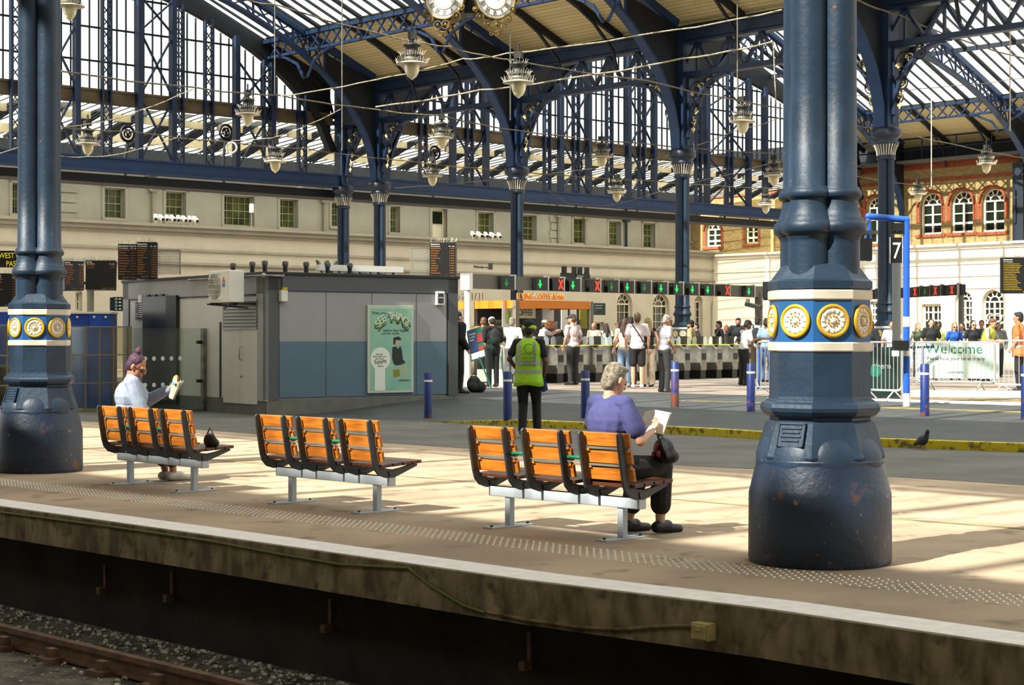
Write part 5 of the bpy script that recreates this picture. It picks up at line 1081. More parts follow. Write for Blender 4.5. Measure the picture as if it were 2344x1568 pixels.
strip('trim_10', [(1985, 917), (2400, 930), (2400, 924), (1985, 912)], 0, .006, 'edge_white', 'white edge line of the far platform')
strip('trim_11', [(2085, 908), (2400, 911), (2400, 898), (2085, 896)], 0, .03, 'edge_white', 'white painted coping of the far platform')
strip('trim_12', [(2085, 916), (2400, 921), (2400, 912), (2085, 909)], 0, .008, 'coping', 'dirty track pit behind the far platform edge')
strip('trim_13', [(1880, 914), (2062, 913), (2062, 895), (1880, 892)], 0, .006, 'black', 'flat black slab painting the dark of the pit beside the portal')  # pit darkness painted as a flat black strip, no hole is cut
strip('trim_14', [(1560, 918), (1740, 922), (1740, 921.2), (1560, 917.2)], 0, .004, 'line_yellow', 'thin yellow line on the concourse near the gates')
strip('trim_15', [(2000, 934), (2400, 947), (2400, 944), (2000, 931)], 0, .004, 'line_yellow', 'thin yellow line before the far platform')
t = thing('handrail', 'dark blue handrail behind the big column', 'railing', gY(1960, 42), 0); mb = MB(); mb.tube((-.3, 0, .92), (1.9, .1, .98), .03, n=8); mb.build('rail_tube', 'roof_iron', t); [MB().tube((x, 0, 0), (x, 0, .95), .03, n=8).build('rail_post', 'portal_blue', t) for x in (.0, .42, 1.6)]
t = thing('handrail', 'rusty brown handrail hoop beside the barrier left of the big column', 'railing', gY(1722, 40.5), 0); MB().path([(0, 0, 0), (0, 0, 1.05), (.05, 0, 1.15), (.15, 0, 1.18), (.9, .1, 1.18), (.9, .1, 0)], .03, 8).build('rail_tube', 'rail_steel', t); MB().tube((.12, -.2, 0), (.12, -.2, .95), .035, n=8).build('rail_post', 'portal_blue', t)
# cameras on the ledge
t0 = None
for i in range(13):
    px, py = ((352 + 13 * i, 500 + .9 * i) if i < 8 else (1078 + 15 * (i - 8), 541 + 1.0 * (i - 8)))
    v, _ = on_u(px, py, UL); lab = '%s white camera in the row of %s on the ledge' % (ORD[i if i < 8 else i - 8], 'eight left' if i < 8 else 'five by the kiosk column')
    if t0 is None:
        t0 = o = thing('ledge_camera', lab, 'camera', (0, 0, 0), 0, 'white cameras on the building ledge'); MB().box((0, 0, .26), (.15, .5, .16), Rx(20)).build('camera_body', 'white', o, bevel=.02); MB().box((0, -.27, .16), (.11, .02, .11), Rx(20)).build('camera_lens', 'black', o); MB().tube((0, 0, 0), (0, 0, .2), .04, n=8).build('camera_mount', 'white', o)
    else: o = copy_tree(t0); o['label'] = lab
    o.location = uv(UL - .15, v, 6.32); o.rotation_euler.z = ROT - .5 + .25 * (i % 2)
t = thing('antenna_mast', 'thin mast with a white aerial on the ledge between sash windows', 'antenna', uv(UL, on_u(576, 515, UL)[0], 6.32), ROT); MB().tube((0, 0, 0), (0, 0, .7), .02, n=6).build('mast', 'lamp_grey', t); MB().lathe([(.09, .7), (.1, .72), (.1, 1.05), (.08, 1.1)], 12).build('aerial', 'white', t)
# pigeon near the kerb
mat('pigeon', (52, 60, 70), .6, var=.2, scale=30); mat('pigeon_foot', (170, 70, 60), .6)
t = thing('pigeon', 'dark pigeon standing in the lane before the yellow kerb', 'bird', gp(2112, 1030, 0.), R(200)); mb = MB(); mb.ell((0, 0, .13), (.06, .12, .07), Rx(18)); mb.cap((0, .08, .17), (0, .11, .24), .04, .028); mb.ell((0, .12, .255), (.028, .032, .03)); mb.cap((0, .14, .25), (0, .172, .243), .009, .003); mb.cap((0, -.1, .1), (0, -.2, .06), .035, .02); me = remesh(mb, .008, 2); place(me, 'pigeon_body', 'pigeon', t)
for s in (-.025, .025): mb = MB(); mb.cap((s, 0, .08), (s, .01, .0), .008, .006); [mb.cap((s, .01, .004), (s + dx, .04, .004), .004) for dx in (-.015, 0, .015)]; mb.build('pigeon_leg', 'pigeon_foot', t)
# =============================== people
def M3(p, xa, ya, za): return M(((xa.x, ya.x, za.x, p.x), (xa.y, ya.y, za.y, p.y), (xa.z, ya.z, za.z, p.z), (0, 0, 0, 1)))
CM = {}
def cloth(rgb, rough=.85, **kw):
    if max(rgb) > 185: rgb = tuple(int(c * .88) for c in rgb)
    k = (tuple(rgb), rough)
    if k not in CM:
        n = 'fabric_%d' % len(CM); mat(n, rgb, rough, **(kw or dict(var=.14, scale=14, bump=.55, bscale=11))); CM[k] = n
    return CM[k]
SK = {'l': (226, 172, 142), 'm': (196, 142, 108), 'd': (92, 60, 44), 't': (206, 140, 106)}
def hand(mb, w, d, n, side, s=1., curl=25, spread=4):
    """palm, four unequal bent fingers and a thumb; w wrist, d hand direction, n palm normal, side +1 thumb towards cross(d,n)"""
    d = V(d).normalized(); n = V(n); n = (n - d * n.dot(d)).normalized(); x = d.cross(n) * side
    c = w + d * .05 * s; mb.ell(c, (.040 * s, .052 * s, .016 * s), M3(V(), x, d, n), 10, 8)
    for i, (o, L) in enumerate(((.030, .074), (.0105, .083), (-.0095, .077), (-.028, .060))):
        p = w + d * .088 * s + x * o * s; a = 0.; dd = (d + x * (o * spread)).normalized()
        for j, f in enumerate((.45, .31, .24)):
            a += R(curl * (.7 if j == 0 else 1.)); v = dd * math.cos(a) + n * math.sin(a); q = p + v * L * f * s
            mb.cap(p, q, (.0088 - .0009 * j) * s, (.008 - .0009 * j) * s, 7); p = q
    p = w + d * .028 * s + x * .03 * s; v = (d * .62 + x * .7 + n * .35).normalized(); q = p + v * .038 * s; mb.cap(p, q, .0115 * s, .0098 * s, 7)
    v = (d * .85 + x * .28 + n * .45).normalized(); mb.cap(q, q + v * .034 * s, .0096 * s, .0078 * s, 7)
def person(label, pos, rz, h=1.72, skin='l', hair=(60, 44, 34), hairstyle='short', top=(230, 226, 220), sleeve='short', bottom=(28, 28, 30), legs='long', shoes=(30, 28, 28), female=False,
           pose=None, vox=.014, group=None, extras=None, hat=None, glasses=None, vest=None, strap=None, pack=None, toph=.0, fat=1., beard=None, topz=0.):
    P = dict(pel=(0, 0, .95), lean=2, turn=0, pitch=4, yaw=0, roll=0, knL=(-.10, .02, .50), anL=(-.10, -.02, .085), knR=(.10, .03, .50), anR=(.10, 0, .085), toeL=None, toeR=None,
             elL=(-.26, -.03, 1.16), wrL=(-.25, .07, .93), elR=(.26, -.03, 1.16), wrR=(.25, .07, .93), hdL=None, hdR=None, nL=None, nR=None, curl=28)
    P.update(pose or {})
    t = thing('person', label, 'person', pos, rz, group or None); s = h / 1.75
    S = Sc(s, s, s)
    TM = Tr(*P['pel']) @ Rz(P['turn']) @ Ry(P['roll']) @ Rx(-P['lean'])
    tp = lambda *q: (TM @ V(q))
    HM = TM @ Tr(0, -.005, .545) @ Rx(P['lean'] * .6) @ Rz(P['yaw']) @ Rx(-P['pitch'])
    hp = lambda *q: (HM @ V(q))
    sw = .165 if female else .185; hw = .095
    shL, shR = tp(-sw, 0, .475), tp(sw, 0, .475); hL, hR = tp(-hw, 0, -.03), tp(hw, 0, -.03)
    J = {k: V(P[k]) for k in ('knL', 'anL', 'knR', 'anR', 'elL', 'wrL', 'elR', 'wrR')}
    toe = {}
    for k in 'LR':
        toe[k] = V(P['toe' + k]) if P['toe' + k] else J['an' + k] + V((0, .17, -.055))
    Rt = TM.to_3x3().to_4x4()
    # continuous body
    b = MB(S)
    b.ell(tp(0, -.01, .0), (.155 * fat, .11 * fat, .13), Rt); b.ell(tp(0, 0, .16), (.135 * fat, .095 * fat, .16), Rt); b.ell(tp(0, .0, .34), (.155 * fat, .108 * fat, .18), Rt)
    if female: b.ell(tp(0, .075, .36), (.125, .06, .07), Rt)
    b.cap(shL, shR, .058); b.cap(tp(0, -.01, .47), tp(0, .0, .62), .058, .05)
    for k, sh, hj in (('L', shL, hL), ('R', shR, hR)):
        b.cap(hj, J['kn' + k], .085 * fat, .056); b.cap(J['kn' + k], J['an' + k].lerp(J['kn' + k], .6), .054, .055); b.cap(J['an' + k].lerp(J['kn' + k], .6), J['an' + k], .055, .036)
        b.cap(J['an' + k] + V((0, -.02, -.03)), toe[k], .036, .028)
        b.cap(sh, J['el' + k], .048, .038); b.cap(J['el' + k], J['wr' + k], .039, .026)
        hd = V(P['hd' + k]) if P['hd' + k] else (J['wr' + k] - J['el' + k]) + V((0, 0, -.05)); nn = V(P['n' + k]) if P['n' + k] else V((1 if k == 'L' else -1, .2, 0))
        hand(b, J['wr' + k], hd, nn, 1 if k == 'L' else -1, 1., P['curl'])
    # head: skull, face wedge, nose, brow, lips, chin, ears
    b.ell(hp(0, .0, .145), (.074, .092, .096), HM.to_3x3().to_4x4()); b.ell(hp(0, .035, .085), (.06, .066, .085), HM.to_3x3().to_4x4()); b.ell(hp(0, .07, .028), (.03, .026, .024), HM.to_3x3().to_4x4())
    b.cap(hp(0, .098, .125), hp(0, .118, .088), .010, .015); b.cap(hp(-.04, .088, .133), hp(.04, .088, .133), .011); b.cap(hp(-.018, .096, .052), hp(.018, .096, .052), .009)
    for e in (-1, 1): b.ell(hp(e * .077, -.005, .105), (.012, .022, .033), HM.to_3x3().to_4x4(), 8, 6)
    sm = cloth(SK[skin] if isinstance(skin, str) else skin, .55, var=.08, scale=20)
    body = place(remesh(b, vox * s, 2), 'body', sm, t)
    ey = MB(S)
    for e in (-1, 1): ey.ell(hp(e * .031, .089, .112), (.012, .008, .007), HM.to_3x3().to_4x4(), 8, 6)
    ey.build('eye', 'black', body)
    # hair
    if hairstyle:
        hh = MB(S); He = HM.to_3x3().to_4x4()
        if hairstyle != 'bald':
            hh.ell(hp(0, -.018, .162), (.083, .096, .090), He, 14, 10); hh.ell(hp(0, -.045, .115), (.079, .066, .085), He, 14, 10)
        else: hh.ell(hp(0, -.05, .09), (.079, .055, .05), He)
        if hairstyle == 'crop': hh.ell(hp(0, .045, .215), (.06, .045, .028), He); hh.ell(hp(0, -.055, .08), (.075, .05, .07), He)
        if hairstyle == 'long': hh.cap(hp(0, -.06, .13), tp(0, -.115, .36), .075, .055); hh.cap(hp(-.06, -.02, .12), tp(-.10, -.05, .42), .035, .03); hh.cap(hp(.06, -.02, .12), tp(.10, -.05, .42), .035, .03)
        if hairstyle == 'bob': hh.cap(hp(-.06, -.03, .14), hp(-.07, -.02, .0), .04, .035); hh.cap(hp(.06, -.03, .14), hp(.07, -.02, .0), .04, .035); hh.cap(hp(0, -.06, .12), hp(0, -.07, .0), .06, .05)
        if hairstyle == 'bun':
            hh.ell(hp(0, -.05, .285), (.034, .034, .03), He); hh.ell(hp(0.01, -.045, .262), (.042, .042, .03), He); hh.cap(hp(0, -.07, .09), hp(0, -.085, .02), .05, .02)
        me = remesh(hh, max(.009, vox * .8) * s, 1); o = place(me, 'hair', cloth(hair, .6, rgb2=tuple(int(c * .55) for c in hair), scale=34, bump=.5, bscale=70), t)
    if beard: bb = MB(S); bb.ell(hp(0, .07, .035), (.052, .045, .045), HM.to_3x3().to_4x4()); bb.ell(hp(0, .05, .06), (.066, .05, .03), HM.to_3x3().to_4x4()); place(remesh(bb, .012 * s, 1), 'beard', cloth(beard, .8), t)
    # clothes
    g = 1.0
    if top is not None:
        c = MB(S); e = .014 + toph
        c.ell(tp(0, -.005, .02 + topz), (.155 * fat + e + .01, .11 * fat + e + .01, .13), Rt); c.ell(tp(0, 0, .16 + topz * .3), (.142 * fat + e, .1 * fat + e, .17), Rt); c.ell(tp(0, .0, .335), (.158 * fat + e, .11 * fat + e, .185), Rt); c.cap(shL, shR, .062 + toph)
        if female: c.ell(tp(0, .078, .355), (.13, .064, .075), Rt)
        for k, sh in (('L', shL), ('R', shR)):
            if sleeve == 'short': q = sh.lerp(J['el' + k], .66); c.cap(sh, q, .058 + toph, .062 + toph); 
            elif sleeve == 'long': c.cap(sh, J['el' + k], .063 + toph, .052 + toph); c.cap(J['el' + k], J['wr' + k].lerp(J['el' + k], .06), .052 + toph, .042 + toph * .6)
            elif sleeve == 'half': c.cap(sh, J['el' + k].lerp(sh, .32), .066, .078)
            elif sleeve == 'elbow': c.cap(sh, J['el' + k].lerp(sh, .1), .072, .08)
        if isinstance(sleeve, str) and sleeve == 'long' and hairstyle: c.cap(tp(0, -.01, .49), tp(0, 0, .545), .068, .06)
        place(remesh(c, vox * s, 2), 'shirt' if toph < .02 else 'jacket', cloth(top), t)
    if bottom is not None:
        c = MB(S); c.ell(tp(0, -.012, -.01), (.165 * fat, .124 * fat, .125), Rt)
        for k, hj in (('L', hL), ('R', hR)):
            kn, an = J['kn' + k], J['an' + k]
            if legs == 'shorts': c.cap(hj, hj.lerp(kn, .8), .098 * fat, .095)
            elif legs == 'wide': c.cap(hj, kn, .1 * fat, .088); c.cap(kn, an.lerp(kn, .04), .088, .095)
            elif legs == 'crop': c.cap(hj, kn, .105 * fat, .088); c.cap(kn, an.lerp(kn, .32), .086, .082)
            else: c.cap(hj, kn, .1 * fat, .075); c.cap(kn, an.lerp(kn, .02), .074, .062)
        place(remesh(c, vox * s, 2), 'shorts' if legs == 'shorts' else 'trousers', cloth(bottom), t)
    for k in 'LR':
        c = MB(S); an, to = J['an' + k], toe[k]; d = (to - an); d.z = 0; d.normalize() if d.length else None; z0 = to.z
        c.cap(V((an.x, an.y, z0)) - d * .04 + V((0, 0, .022)), to + d * .04 + V((0, 0, -.004)), .046, .034); c.cap(V((an.x, an.y, z0)) - d * .02 + V((0, 0, .03)), V((an.x, an.y, z0)) + d * .08 + V((0, 0, .03)), .048, .044)
        place(remesh(c, max(.01, vox * .8) * s, 2), 'shoe', cloth(shoes, .5), t)
    if hat:
        rgb, kind = hat; c = MB(S @ HM)
        if kind == 'cap': c.ell((0, -.008, .185), (.088, .103, .075), n=16, m=10); c.ell((0, .11, .175), (.062, .075, .012))
        else: c.ell((0, -.012, .185), (.092, .108, .09), n=16, m=10)
        c.build('cap' if kind == 'cap' else 'hat', cloth(rgb), t)
        if kind == 'band': MB(S @ HM).lathe([(.1, .125), (.108, .13), (.108, .17), (.098, .178)], 20).build('hat_band', cloth((196, 236, 20)), t, label='fluorescent hat band')
    if glasses:
        c = MB(S @ HM)
        for e in (-1, 1): c.ell((e * .034, .103, .112), (.027, .008, .021)); c.bar((e * .062, .095, .118), (e * .08, .0, .115), .006)
        c.bar((-.01, .108, .118), (.01, .108, .118), .006); c.build('glasses', cloth(glasses, .15), t)
    if vest:
        c = MB(S @ TM); e = .03; n = 28; RG = [(-.17, .225, .17), (-.10, .215, .162), (.0, .203, .153), (.12, .195, .148), (.25, .195, .148), (.36, .197, .146), (.43, .19, .135), (.48, .16, .11), (.515, .115, .085), (.54, .085, .07)]
        RG = [(z, x * (.82 + .18 * fat), y * (.82 + .18 * fat)) for z, x, y in RG]
        c.add([(x * math.cos(2 * math.pi * k / n) * (1 + (.035 * math.sin(5 * 2 * math.pi * k / n) if z < 0 else 0)), y * math.sin(2 * math.pi * k / n) - .003, z + (.012 * math.sin(3 * 2 * math.pi * k / n) if z < -.1 else 0)) for z, x, y in RG for k in range(n)], [(j * n + k, j * n + (k + 1) % n, (j + 1) * n + (k + 1) % n, (j + 1) * n + k) for j in range(len(RG) - 1) for k in range(n)], True)
        o = c.build('vest', cloth(vest, .7), t); mm = o.modifiers.new('thickness', 'SOLIDIFY'); mm.thickness = .006; c = MB(S @ TM)
        def band(z, hgt):
            P_ = []
            for k in range(28):
                a = 2 * math.pi * k / 28; q = [g for g in zip(RG, RG[1:]) if g[0][0] <= z <= g[1][0]][0]; w_ = (z - q[0][0]) / (q[1][0] - q[0][0]); rx = q[0][1] + (q[1][1] - q[0][1]) * w_ + .005; ry = q[0][2] + (q[1][2] - q[0][2]) * w_ + .005
                P_.append((rx * math.cos(a), ry * math.sin(a)))
            vs = [(x, y - .003, z + dz) for dz in (-hgt / 2, hgt / 2) for x, y in P_]; n = 28; c.add(vs, [(k, (k + 1) % n, n + (k + 1) % n, n + k) for k in range(n)])
        band(.17, .05); band(.04, .05)
        for x in (-.11, .11):
            for sy in (-1, 1):
                pr = [(x * (.86 if z > .47 else 1), sy * (q_ + .007) * math.sqrt(max(.1, 1 - (x * (.86 if z > .47 else 1) / p_) ** 2)) - .003, z) for z, p_, q_ in RG if .1 < z < .51]
                for a_, b_ in zip(pr, pr[1:]): c.bar(a_, b_, .05, .006, (0, 1, .01))
        c.build('reflective_band', cloth((150, 154, 148), .5), t, label='grey reflective bands')
    if strap: c = MB(S); c.path([tp(*q) for q in ((-.12, .06, .53), (-.13, -.03, .54), (-.05, -.145, .40), (.08, -.15, .2), (.19, -.1, .04), (.2, .0, .0), (.1, .145, .15), (-.06, .15, .36), (-.12, .06, .53))], .014, 5); c.ell(tp(.17, -.12, .06), (.05, .03, .045)); c.build('shoulder_strap', cloth(strap), t)
    if pack:
        c = MB(S); c.ell(tp(0, -.19, .28), (.15, .1, .22), Rt); c.ell(tp(0, -.24, .2), (.12, .06, .12), Rt); o = place(remesh(c, .016 * s, 1), 'backpack', cloth(pack), t)
        c = MB(S); [c.path([tp(x, -.13, .5), tp(x, -.02, .56), tp(x, .11, .44), tp(x, .12, .25), tp(x * 1.2, -.08, .12)], .018, 6) for x in (-.11, .11)]; c.build('pack_strap', cloth(pack), t)
    if extras: extras(t, S, tp, hp, J)
    return t
AWAY, LEFT, RIGHT, TOW = 0., 90., -90., 180.             # rotation that turns local +y (forward) away from, left, right or towards the viewer
def stand(label, px, Y, face, h=1.72, **kw):
    p = gY(px, Y); return person(label, p, R(face), h, **kw)
rest = dict(elL=(-.25, -.03, 1.16), wrL=(-.22, .12, .96), elR=(.25, -.03, 1.16), wrR=(.22, .12, .96))
phone = dict(elL=(-.22, .02, 1.17), wrL=(-.10, .26, 1.2), elR=(.22, .02, 1.17), wrR=(.08, .26, 1.2), pitch=24)
# --- the woman in the purple top, seated on the third bench, seen from behind, reading a book
def bench_point(i, x, y, z):
    b = BENCH[i]; c, s = math.cos(b.rotation_euler.z), math.sin(b.rotation_euler.z); return b.location + V((c * x - s * y, s * x + c * y, z))
sit = dict(pel=(0, -.03, .55), lean=6, turn=0, pitch=20, yaw=-2, knL=(-.1, .42, .50), anL=(-.13, .34, .085), knR=(.11, .47, .52), anR=(.10, .46, .085), elL=(-.27, .10, .80), wrL=(-.10, .31, .80), elR=(.29, .06, .74), wrR=(.17, .30, .80),
           hdL=(.5, .7, .45), hdR=(-.25, .8, .5), nL=(.6, -.2, .75), nR=(-.55, -.1, .8), curl=34)
def book_bits(t, S, tp, hp, J): pass
o = person('seated woman with short grey hair and a purple top, reading a book', bench_point(2, 1.03, .03, 0), BENCH[2].rotation_euler.z + R(-4), 1.72, 'l', (150, 138, 116), 'crop', (70, 72, 122), 'half', (16, 16, 18), 'crop', (18, 18, 20), True, sit, .0085, fat=1.16, toph=.006, topz=.12)
mat('paper', (240, 234, 220), .8); mat('book_cover', (170, 160, 130), .7); mat('bag_black', (18, 18, 18), .7); mat('flower_red', (176, 44, 34), .7)
mt = M.Translation(o.location) @ M.Rotation(o.rotation_euler.z, 4, 'Z') @ Sc(.95, .95, .95)
bk = thing('open_book', 'open paperback held up by the woman in the purple top', 'book', mt @ V((.06, .42, .90)), o.rotation_euler.z + R(8))
for sgn in (-1, 1):
    B = Rx(-38) @ Rz(0) @ Ry(0); T = Rx(38 - 90 + 40) @ Tr(0, 0, 0) @ Rz(sgn * 14)
    T = Rx(-30) @ Rz(sgn * 18)
    MB(T).b2((0, -.008, -.09), (sgn * .125, .004, .10)).build('page_block', 'paper', bk, bevel=.002)
    MB(T).b2((0, .005, -.095), (sgn * .13, .009, .105)).build('cover', 'book_cover', bk)
bg_ = thing('handbag', 'black handbag with red flowers on the lap of the woman in the purple top', 'bag', mt @ V((.20, .42, .58)), o.rotation_euler.z + R(-25))
c = MB(); c.ell((0, 0, .09), (.15, .07, .10)); c.ell((.03, .02, .05), (.16, .075, .06)); place(remesh(c, .01, 2), 'bag_body', 'bag_black', bg_)
c = MB(); [c.ell((x, -.07, z), (.028, .012, .024)) for x, z in ((.03, .12), (.08, .07), (-.04, .06))]; c.build('flower_print', 'flower_red', bg_); c = MB(); c.path([(-.1, 0, .15), (-.05, -.03, .2), (.05, -.03, .2), (.1, 0, .15)], .008, 6); c.build('bag_handle', 'bag_black', bg_)
# --- the woman with purple hair on the first bench, in profile, holding a paper bag
sit2 = dict(pel=(0, .05, .56), lean=2, turn=-22, pitch=26, yaw=-26, knL=(-.12, .42, .52), anL=(-.02, .46, .085), knR=(.12, .44, .52), anR=(.08, .50, .085), elL=(-.14, .30, .84), wrL=(.08, .44, .96), elR=(.29, .04, .76), wrR=(.27, .30, .62),
            hdL=(.3, .75, .4), hdR=(-.2, .9, -.1), nL=(.6, -.5, .2), nR=(-.3, 0, -.9), curl=40)
o2 = person('seated woman with a purple hair bun, sunglasses and pale blue shirt, holding a paper bag', bench_point(0, -.13, .02, 0), BENCH[0].rotation_euler.z + R(-6), 1.74, 't', (84, 44, 70), 'bun', (170, 182, 204), 'long', (40, 42, 48), 'crop', (226, 222, 206), True, sit2, .0085, fat=1.28, toph=.02, topz=.14, glasses=(28, 20, 16))
mt = M.Translation(o2.location) @ M.Rotation(o2.rotation_euler.z, 4, 'Z') @ Sc(.96, .96, .96)
mat('hair_tie', (206, 170, 196), .7); he = MB(); he.torus((0, 0, 0), .036, .014, I4, 16, 6)
pb = thing('paper_bag', 'crumpled paper food bag held by the woman with purple hair', 'bag', mt @ V((.13, .47, .90)), o2.rotation_euler.z + R(10)); mat('bag_paper', (190, 186, 166), .8, rgb2=(150, 146, 128), scale=12); mat('bag_print_teal', (70, 150, 150), .7); mat('pastry', (200, 150, 76), .7)
c = MB(Rx(-14) @ Ry(16)); n = 14
P0 = [(.052 * math.cos(2 * math.pi * k / n) * (1 + .18 * (k % 2)), .03 * math.sin(2 * math.pi * k / n)) for k in range(n)]
vs = [(x * .75, y * .75, 0) for x, y in P0] + [(x, y, .09) for x, y in P0] + [(x * 1.25, y * 1.4, .19 + .02 * (i % 3)) for i, (x, y) in enumerate(P0)]
c.add(vs, [(j * n + k, j * n + (k + 1) % n, (j + 1) * n + (k + 1) % n, (j + 1) * n + k) for j in range(2) for k in range(n)] + [tuple(range(n))[::-1]]); c.build('bag_sheet', 'bag_paper', pb)
c = MB(Rx(-14) @ Ry(16)); c.b2((-.02, -.046, .15), (.04, -.038, .17)); c.build('teal_print', 'bag_print_teal', pb); c = MB(Rx(-14) @ Ry(16)); c.ell((-.05, 0, .20), (.03, .028, .045)); c.build('wrapped_food', 'pastry', pb)
bb_ = thing('shoulder_bag', 'dark bag standing on the end seat of the first bench', 'bag', bench_point(0, 1.32, .10, .425), BENCH[0].rotation_euler.z); c = MB(); c.ell((0, 0, .07), (.09, .05, .075)); c.ell((.02, .01, .05), (.1, .06, .05)); place(remesh(c, .01, 2), 'bag_body', 'bag_black', bb_); c = MB(); c.path([(-.05, 0, .13), (0, 0, .2), (.06, 0, .13)], .008, 6); c.build('bag_handle', 'bag_black', bb_)
# --- the man in the high visibility vest, walking away
walk = dict(pel=(0, 0, .94), lean=2, turn=-6, pitch=8, yaw=-6, knL=(-.09, .08, .51), anL=(-.09, -.06, .12), knR=(.1, .16, .53), anR=(.12, .12, .085), elL=(-.29, .0, 1.17), wrL=(-.20, .20, 1.02), elR=(.25, -.03, 1.14), wrR=(.22, .08, .90), curl=40)
hv_y = 26.0; hp_ = V(((1210 - CX) / F * hv_y, hv_y, 0.))
o3 = person('station worker in a bright yellow vest and black hat beside a bollard', hp_, R(-6), 1.76, 'd', (18, 16, 16), 'short', (16, 17, 18), 'short', (16, 16, 18), 'long', (16, 16, 16), False, walk, .011, hat=((14, 14, 15), 'band'), vest=(168, 226, 22), fat=1.08)
c = MB(Rz(-6)); [text(c, w_, .05, Tr(.04, -.178, z), .002, sx=.9) for w_, z in (('Here to help', 1.235), ('with travel', 1.18), ('tickets and', 1.125), ('information', 1.07))]; c.torus((.04, -.172, 1.33), .07, .006, Rx(90), 20, 4); c.build('vest_lettering', cloth((70, 110, 40)), o3)
ra = thing('blue_cloth', 'dark blue cloth hanging at the hip of the vest worker', 'cloth', hp_ + V((.20, .0, .70)), 0); c = MB(); c.add([(-.05, 0, .2), (.05, .01, .2), (.09, 0, .02), (.02, -.02, -.02), (-.06, .01, .03), (-.045, .03, .2), (.05, .04, .2), (.085, .03, .03), (.02, .02, 0), (-.055, .04, .04)], [(0, 1, 2, 3, 4), (9, 8, 7, 6, 5), (0, 5, 6, 1), (1, 6, 7, 2), (2, 7, 8, 3), (3, 8, 9, 4), (4, 9, 5, 0)]); c.build('cloth_sheet', cloth((30, 44, 96)), ra)
# --- people on the concourse in front of the gates
stand('person in a long black coat half hidden by the cabin edge', 1047, 37.6, -60, 1.78, skin='l', hair=(40, 34, 30), top=(22, 22, 24), sleeve='long', toph=.03, bottom=(20, 20, 22), pose=rest)
stand('grey haired man in a white long sleeved shirt left of the vest worker', 1172, 43.6, -20, 1.72, hair=(150, 140, 124), hairstyle='crop', top=(232, 228, 222), sleeve='long', bottom=(96, 98, 100), pose=dict(elL=(-.3, -.05, 1.14), wrL=(-.17, .12, 1.0), elR=(.29, -.06, 1.14), wrR=(.16, .1, 1.0)), fat=1.08)
stand('person in black with a backpack and pale cap behind the easel sign', 1128, 42.6, 20, 1.72, hair=(30, 26, 24), top=(26, 27, 28), sleeve='long', toph=.03, bottom=(24, 24, 26), pack=(24, 25, 26), hat=((206, 204, 190), 'cap'), pose=phone)
stand('person in a brown coat behind the easel sign', 1107, 47, 10, 1.76, hair=(120, 80, 50), top=(150, 104, 50), sleeve='long', toph=.02, bottom=(40, 38, 36))
stand('man in a dark cap and pale pink tee shirt before the ticket gates', 1312, 44.2, 40, 1.80, hair=(110, 72, 44), hat=((52, 50, 48), 'cap'), top=(226, 204, 202), bottom=(40, 40, 40), pose=dict(yaw=24, pitch=8, elL=(-.24, .0, 1.16), wrL=(-.22, .12, .92), elR=(.25, -.02, 1.15), wrR=(.2, .1, .93)), beard=(120, 84, 56))
stand('person in a white tee shirt and cap stretching an arm over the kiosk side gates', 1236, 50, -70, 1.72, hair=(40, 34, 30), hat=((210, 196, 150), 'cap'), top=(226, 226, 228), bottom=(60, 62, 66), pose=dict(lean=14, elL=(-.2, .3, 1.32), wrL=(-.1, .55, 1.42), elR=(.2, .28, 1.3), wrR=(.12, .52, 1.4)))
stand('person with long dark hair in black at the coffee kiosk counter', 1274, 52, 30, 1.70, hair=(22, 18, 18), hairstyle='long', top=(20, 20, 22), sleeve='long', bottom=(24, 24, 26), female=True)
stand('bald man beyond the gates right of the coffee kiosk', 1360, 57, 150, 1.70, skin='m', hair=(90, 70, 50), hairstyle='bald', top=(180, 170, 150), bottom=(60, 60, 60))
stand('woman with long dark hair in a white top beyond the gates', 1388, 57, 10, 1.68, hair=(52, 34, 26), hairstyle='long', top=(226, 222, 212), bottom=(60, 60, 66), female=True)
stand('woman with long brown hair, cream vest top and blue jeans, seen from behind', 1430, 42.5, -10, 1.68, hair=(84, 56, 34), hairstyle='long', top=(232, 224, 206), sleeve='none', bottom=(126, 152, 182), shoes=(220, 216, 206), female=True, strap=(26, 24, 24))
stand('person in a dark cap and dark clothes standing beyond the jeans woman', 1444, 44.6, 20, 1.74, hair=(24, 22, 22), hat=((24, 24, 26), 'cap'), top=(34, 34, 36), bottom=(26, 26, 28))
stand('dark haired woman in sunglasses left of the jeans woman', 1420, 45.5, 60, 1.70, skin='m', hair=(30, 24, 22), hairstyle='bob', top=(200, 190, 170), bottom=(40, 40, 44), female=True, glasses=(20, 20, 20))
stand('man in a pinkish white tee shirt and black shorts with a black shoulder strap', 1459, 41.2, 0, 1.80, hair=(84, 60, 40), hairstyle='crop', top=(236, 222, 224), bottom=(24, 24, 26), legs='shorts', shoes=(232, 228, 222), strap=(22, 22, 22), toph=.012)
stand('blonde woman in a black top and cream trousers beside the man in shorts', 1483, 42.6, 10, 1.70, hair=(210, 176, 116), hairstyle='long', top=(24, 24, 26), sleeve='none', bottom=(226, 206, 180), legs='wide', female=True)
stand('grey haired man in a pale shirt with a hand raised to his face', 1521, 38.3, -62, 1.72, skin='m', hair=(170, 164, 154), hairstyle='crop', top=(182, 180, 188), bottom=(50, 50, 50), shoes=(70, 68, 66), pose=dict(pitch=20, elL=(-.22, .16, 1.24), wrL=(-.04, .2, 1.48), elR=(.27, -.06, 1.15), wrR=(.2, .12, .97), hdL=(.1, .1, 1), nL=(.2, -1, 0)))
stand('blonde person in a bright pink top beyond the gates', 1540, 56, 30, 1.66, hair=(200, 150, 100), hairstyle='long', top=(214, 60, 130), bottom=(60, 60, 70), female=True)
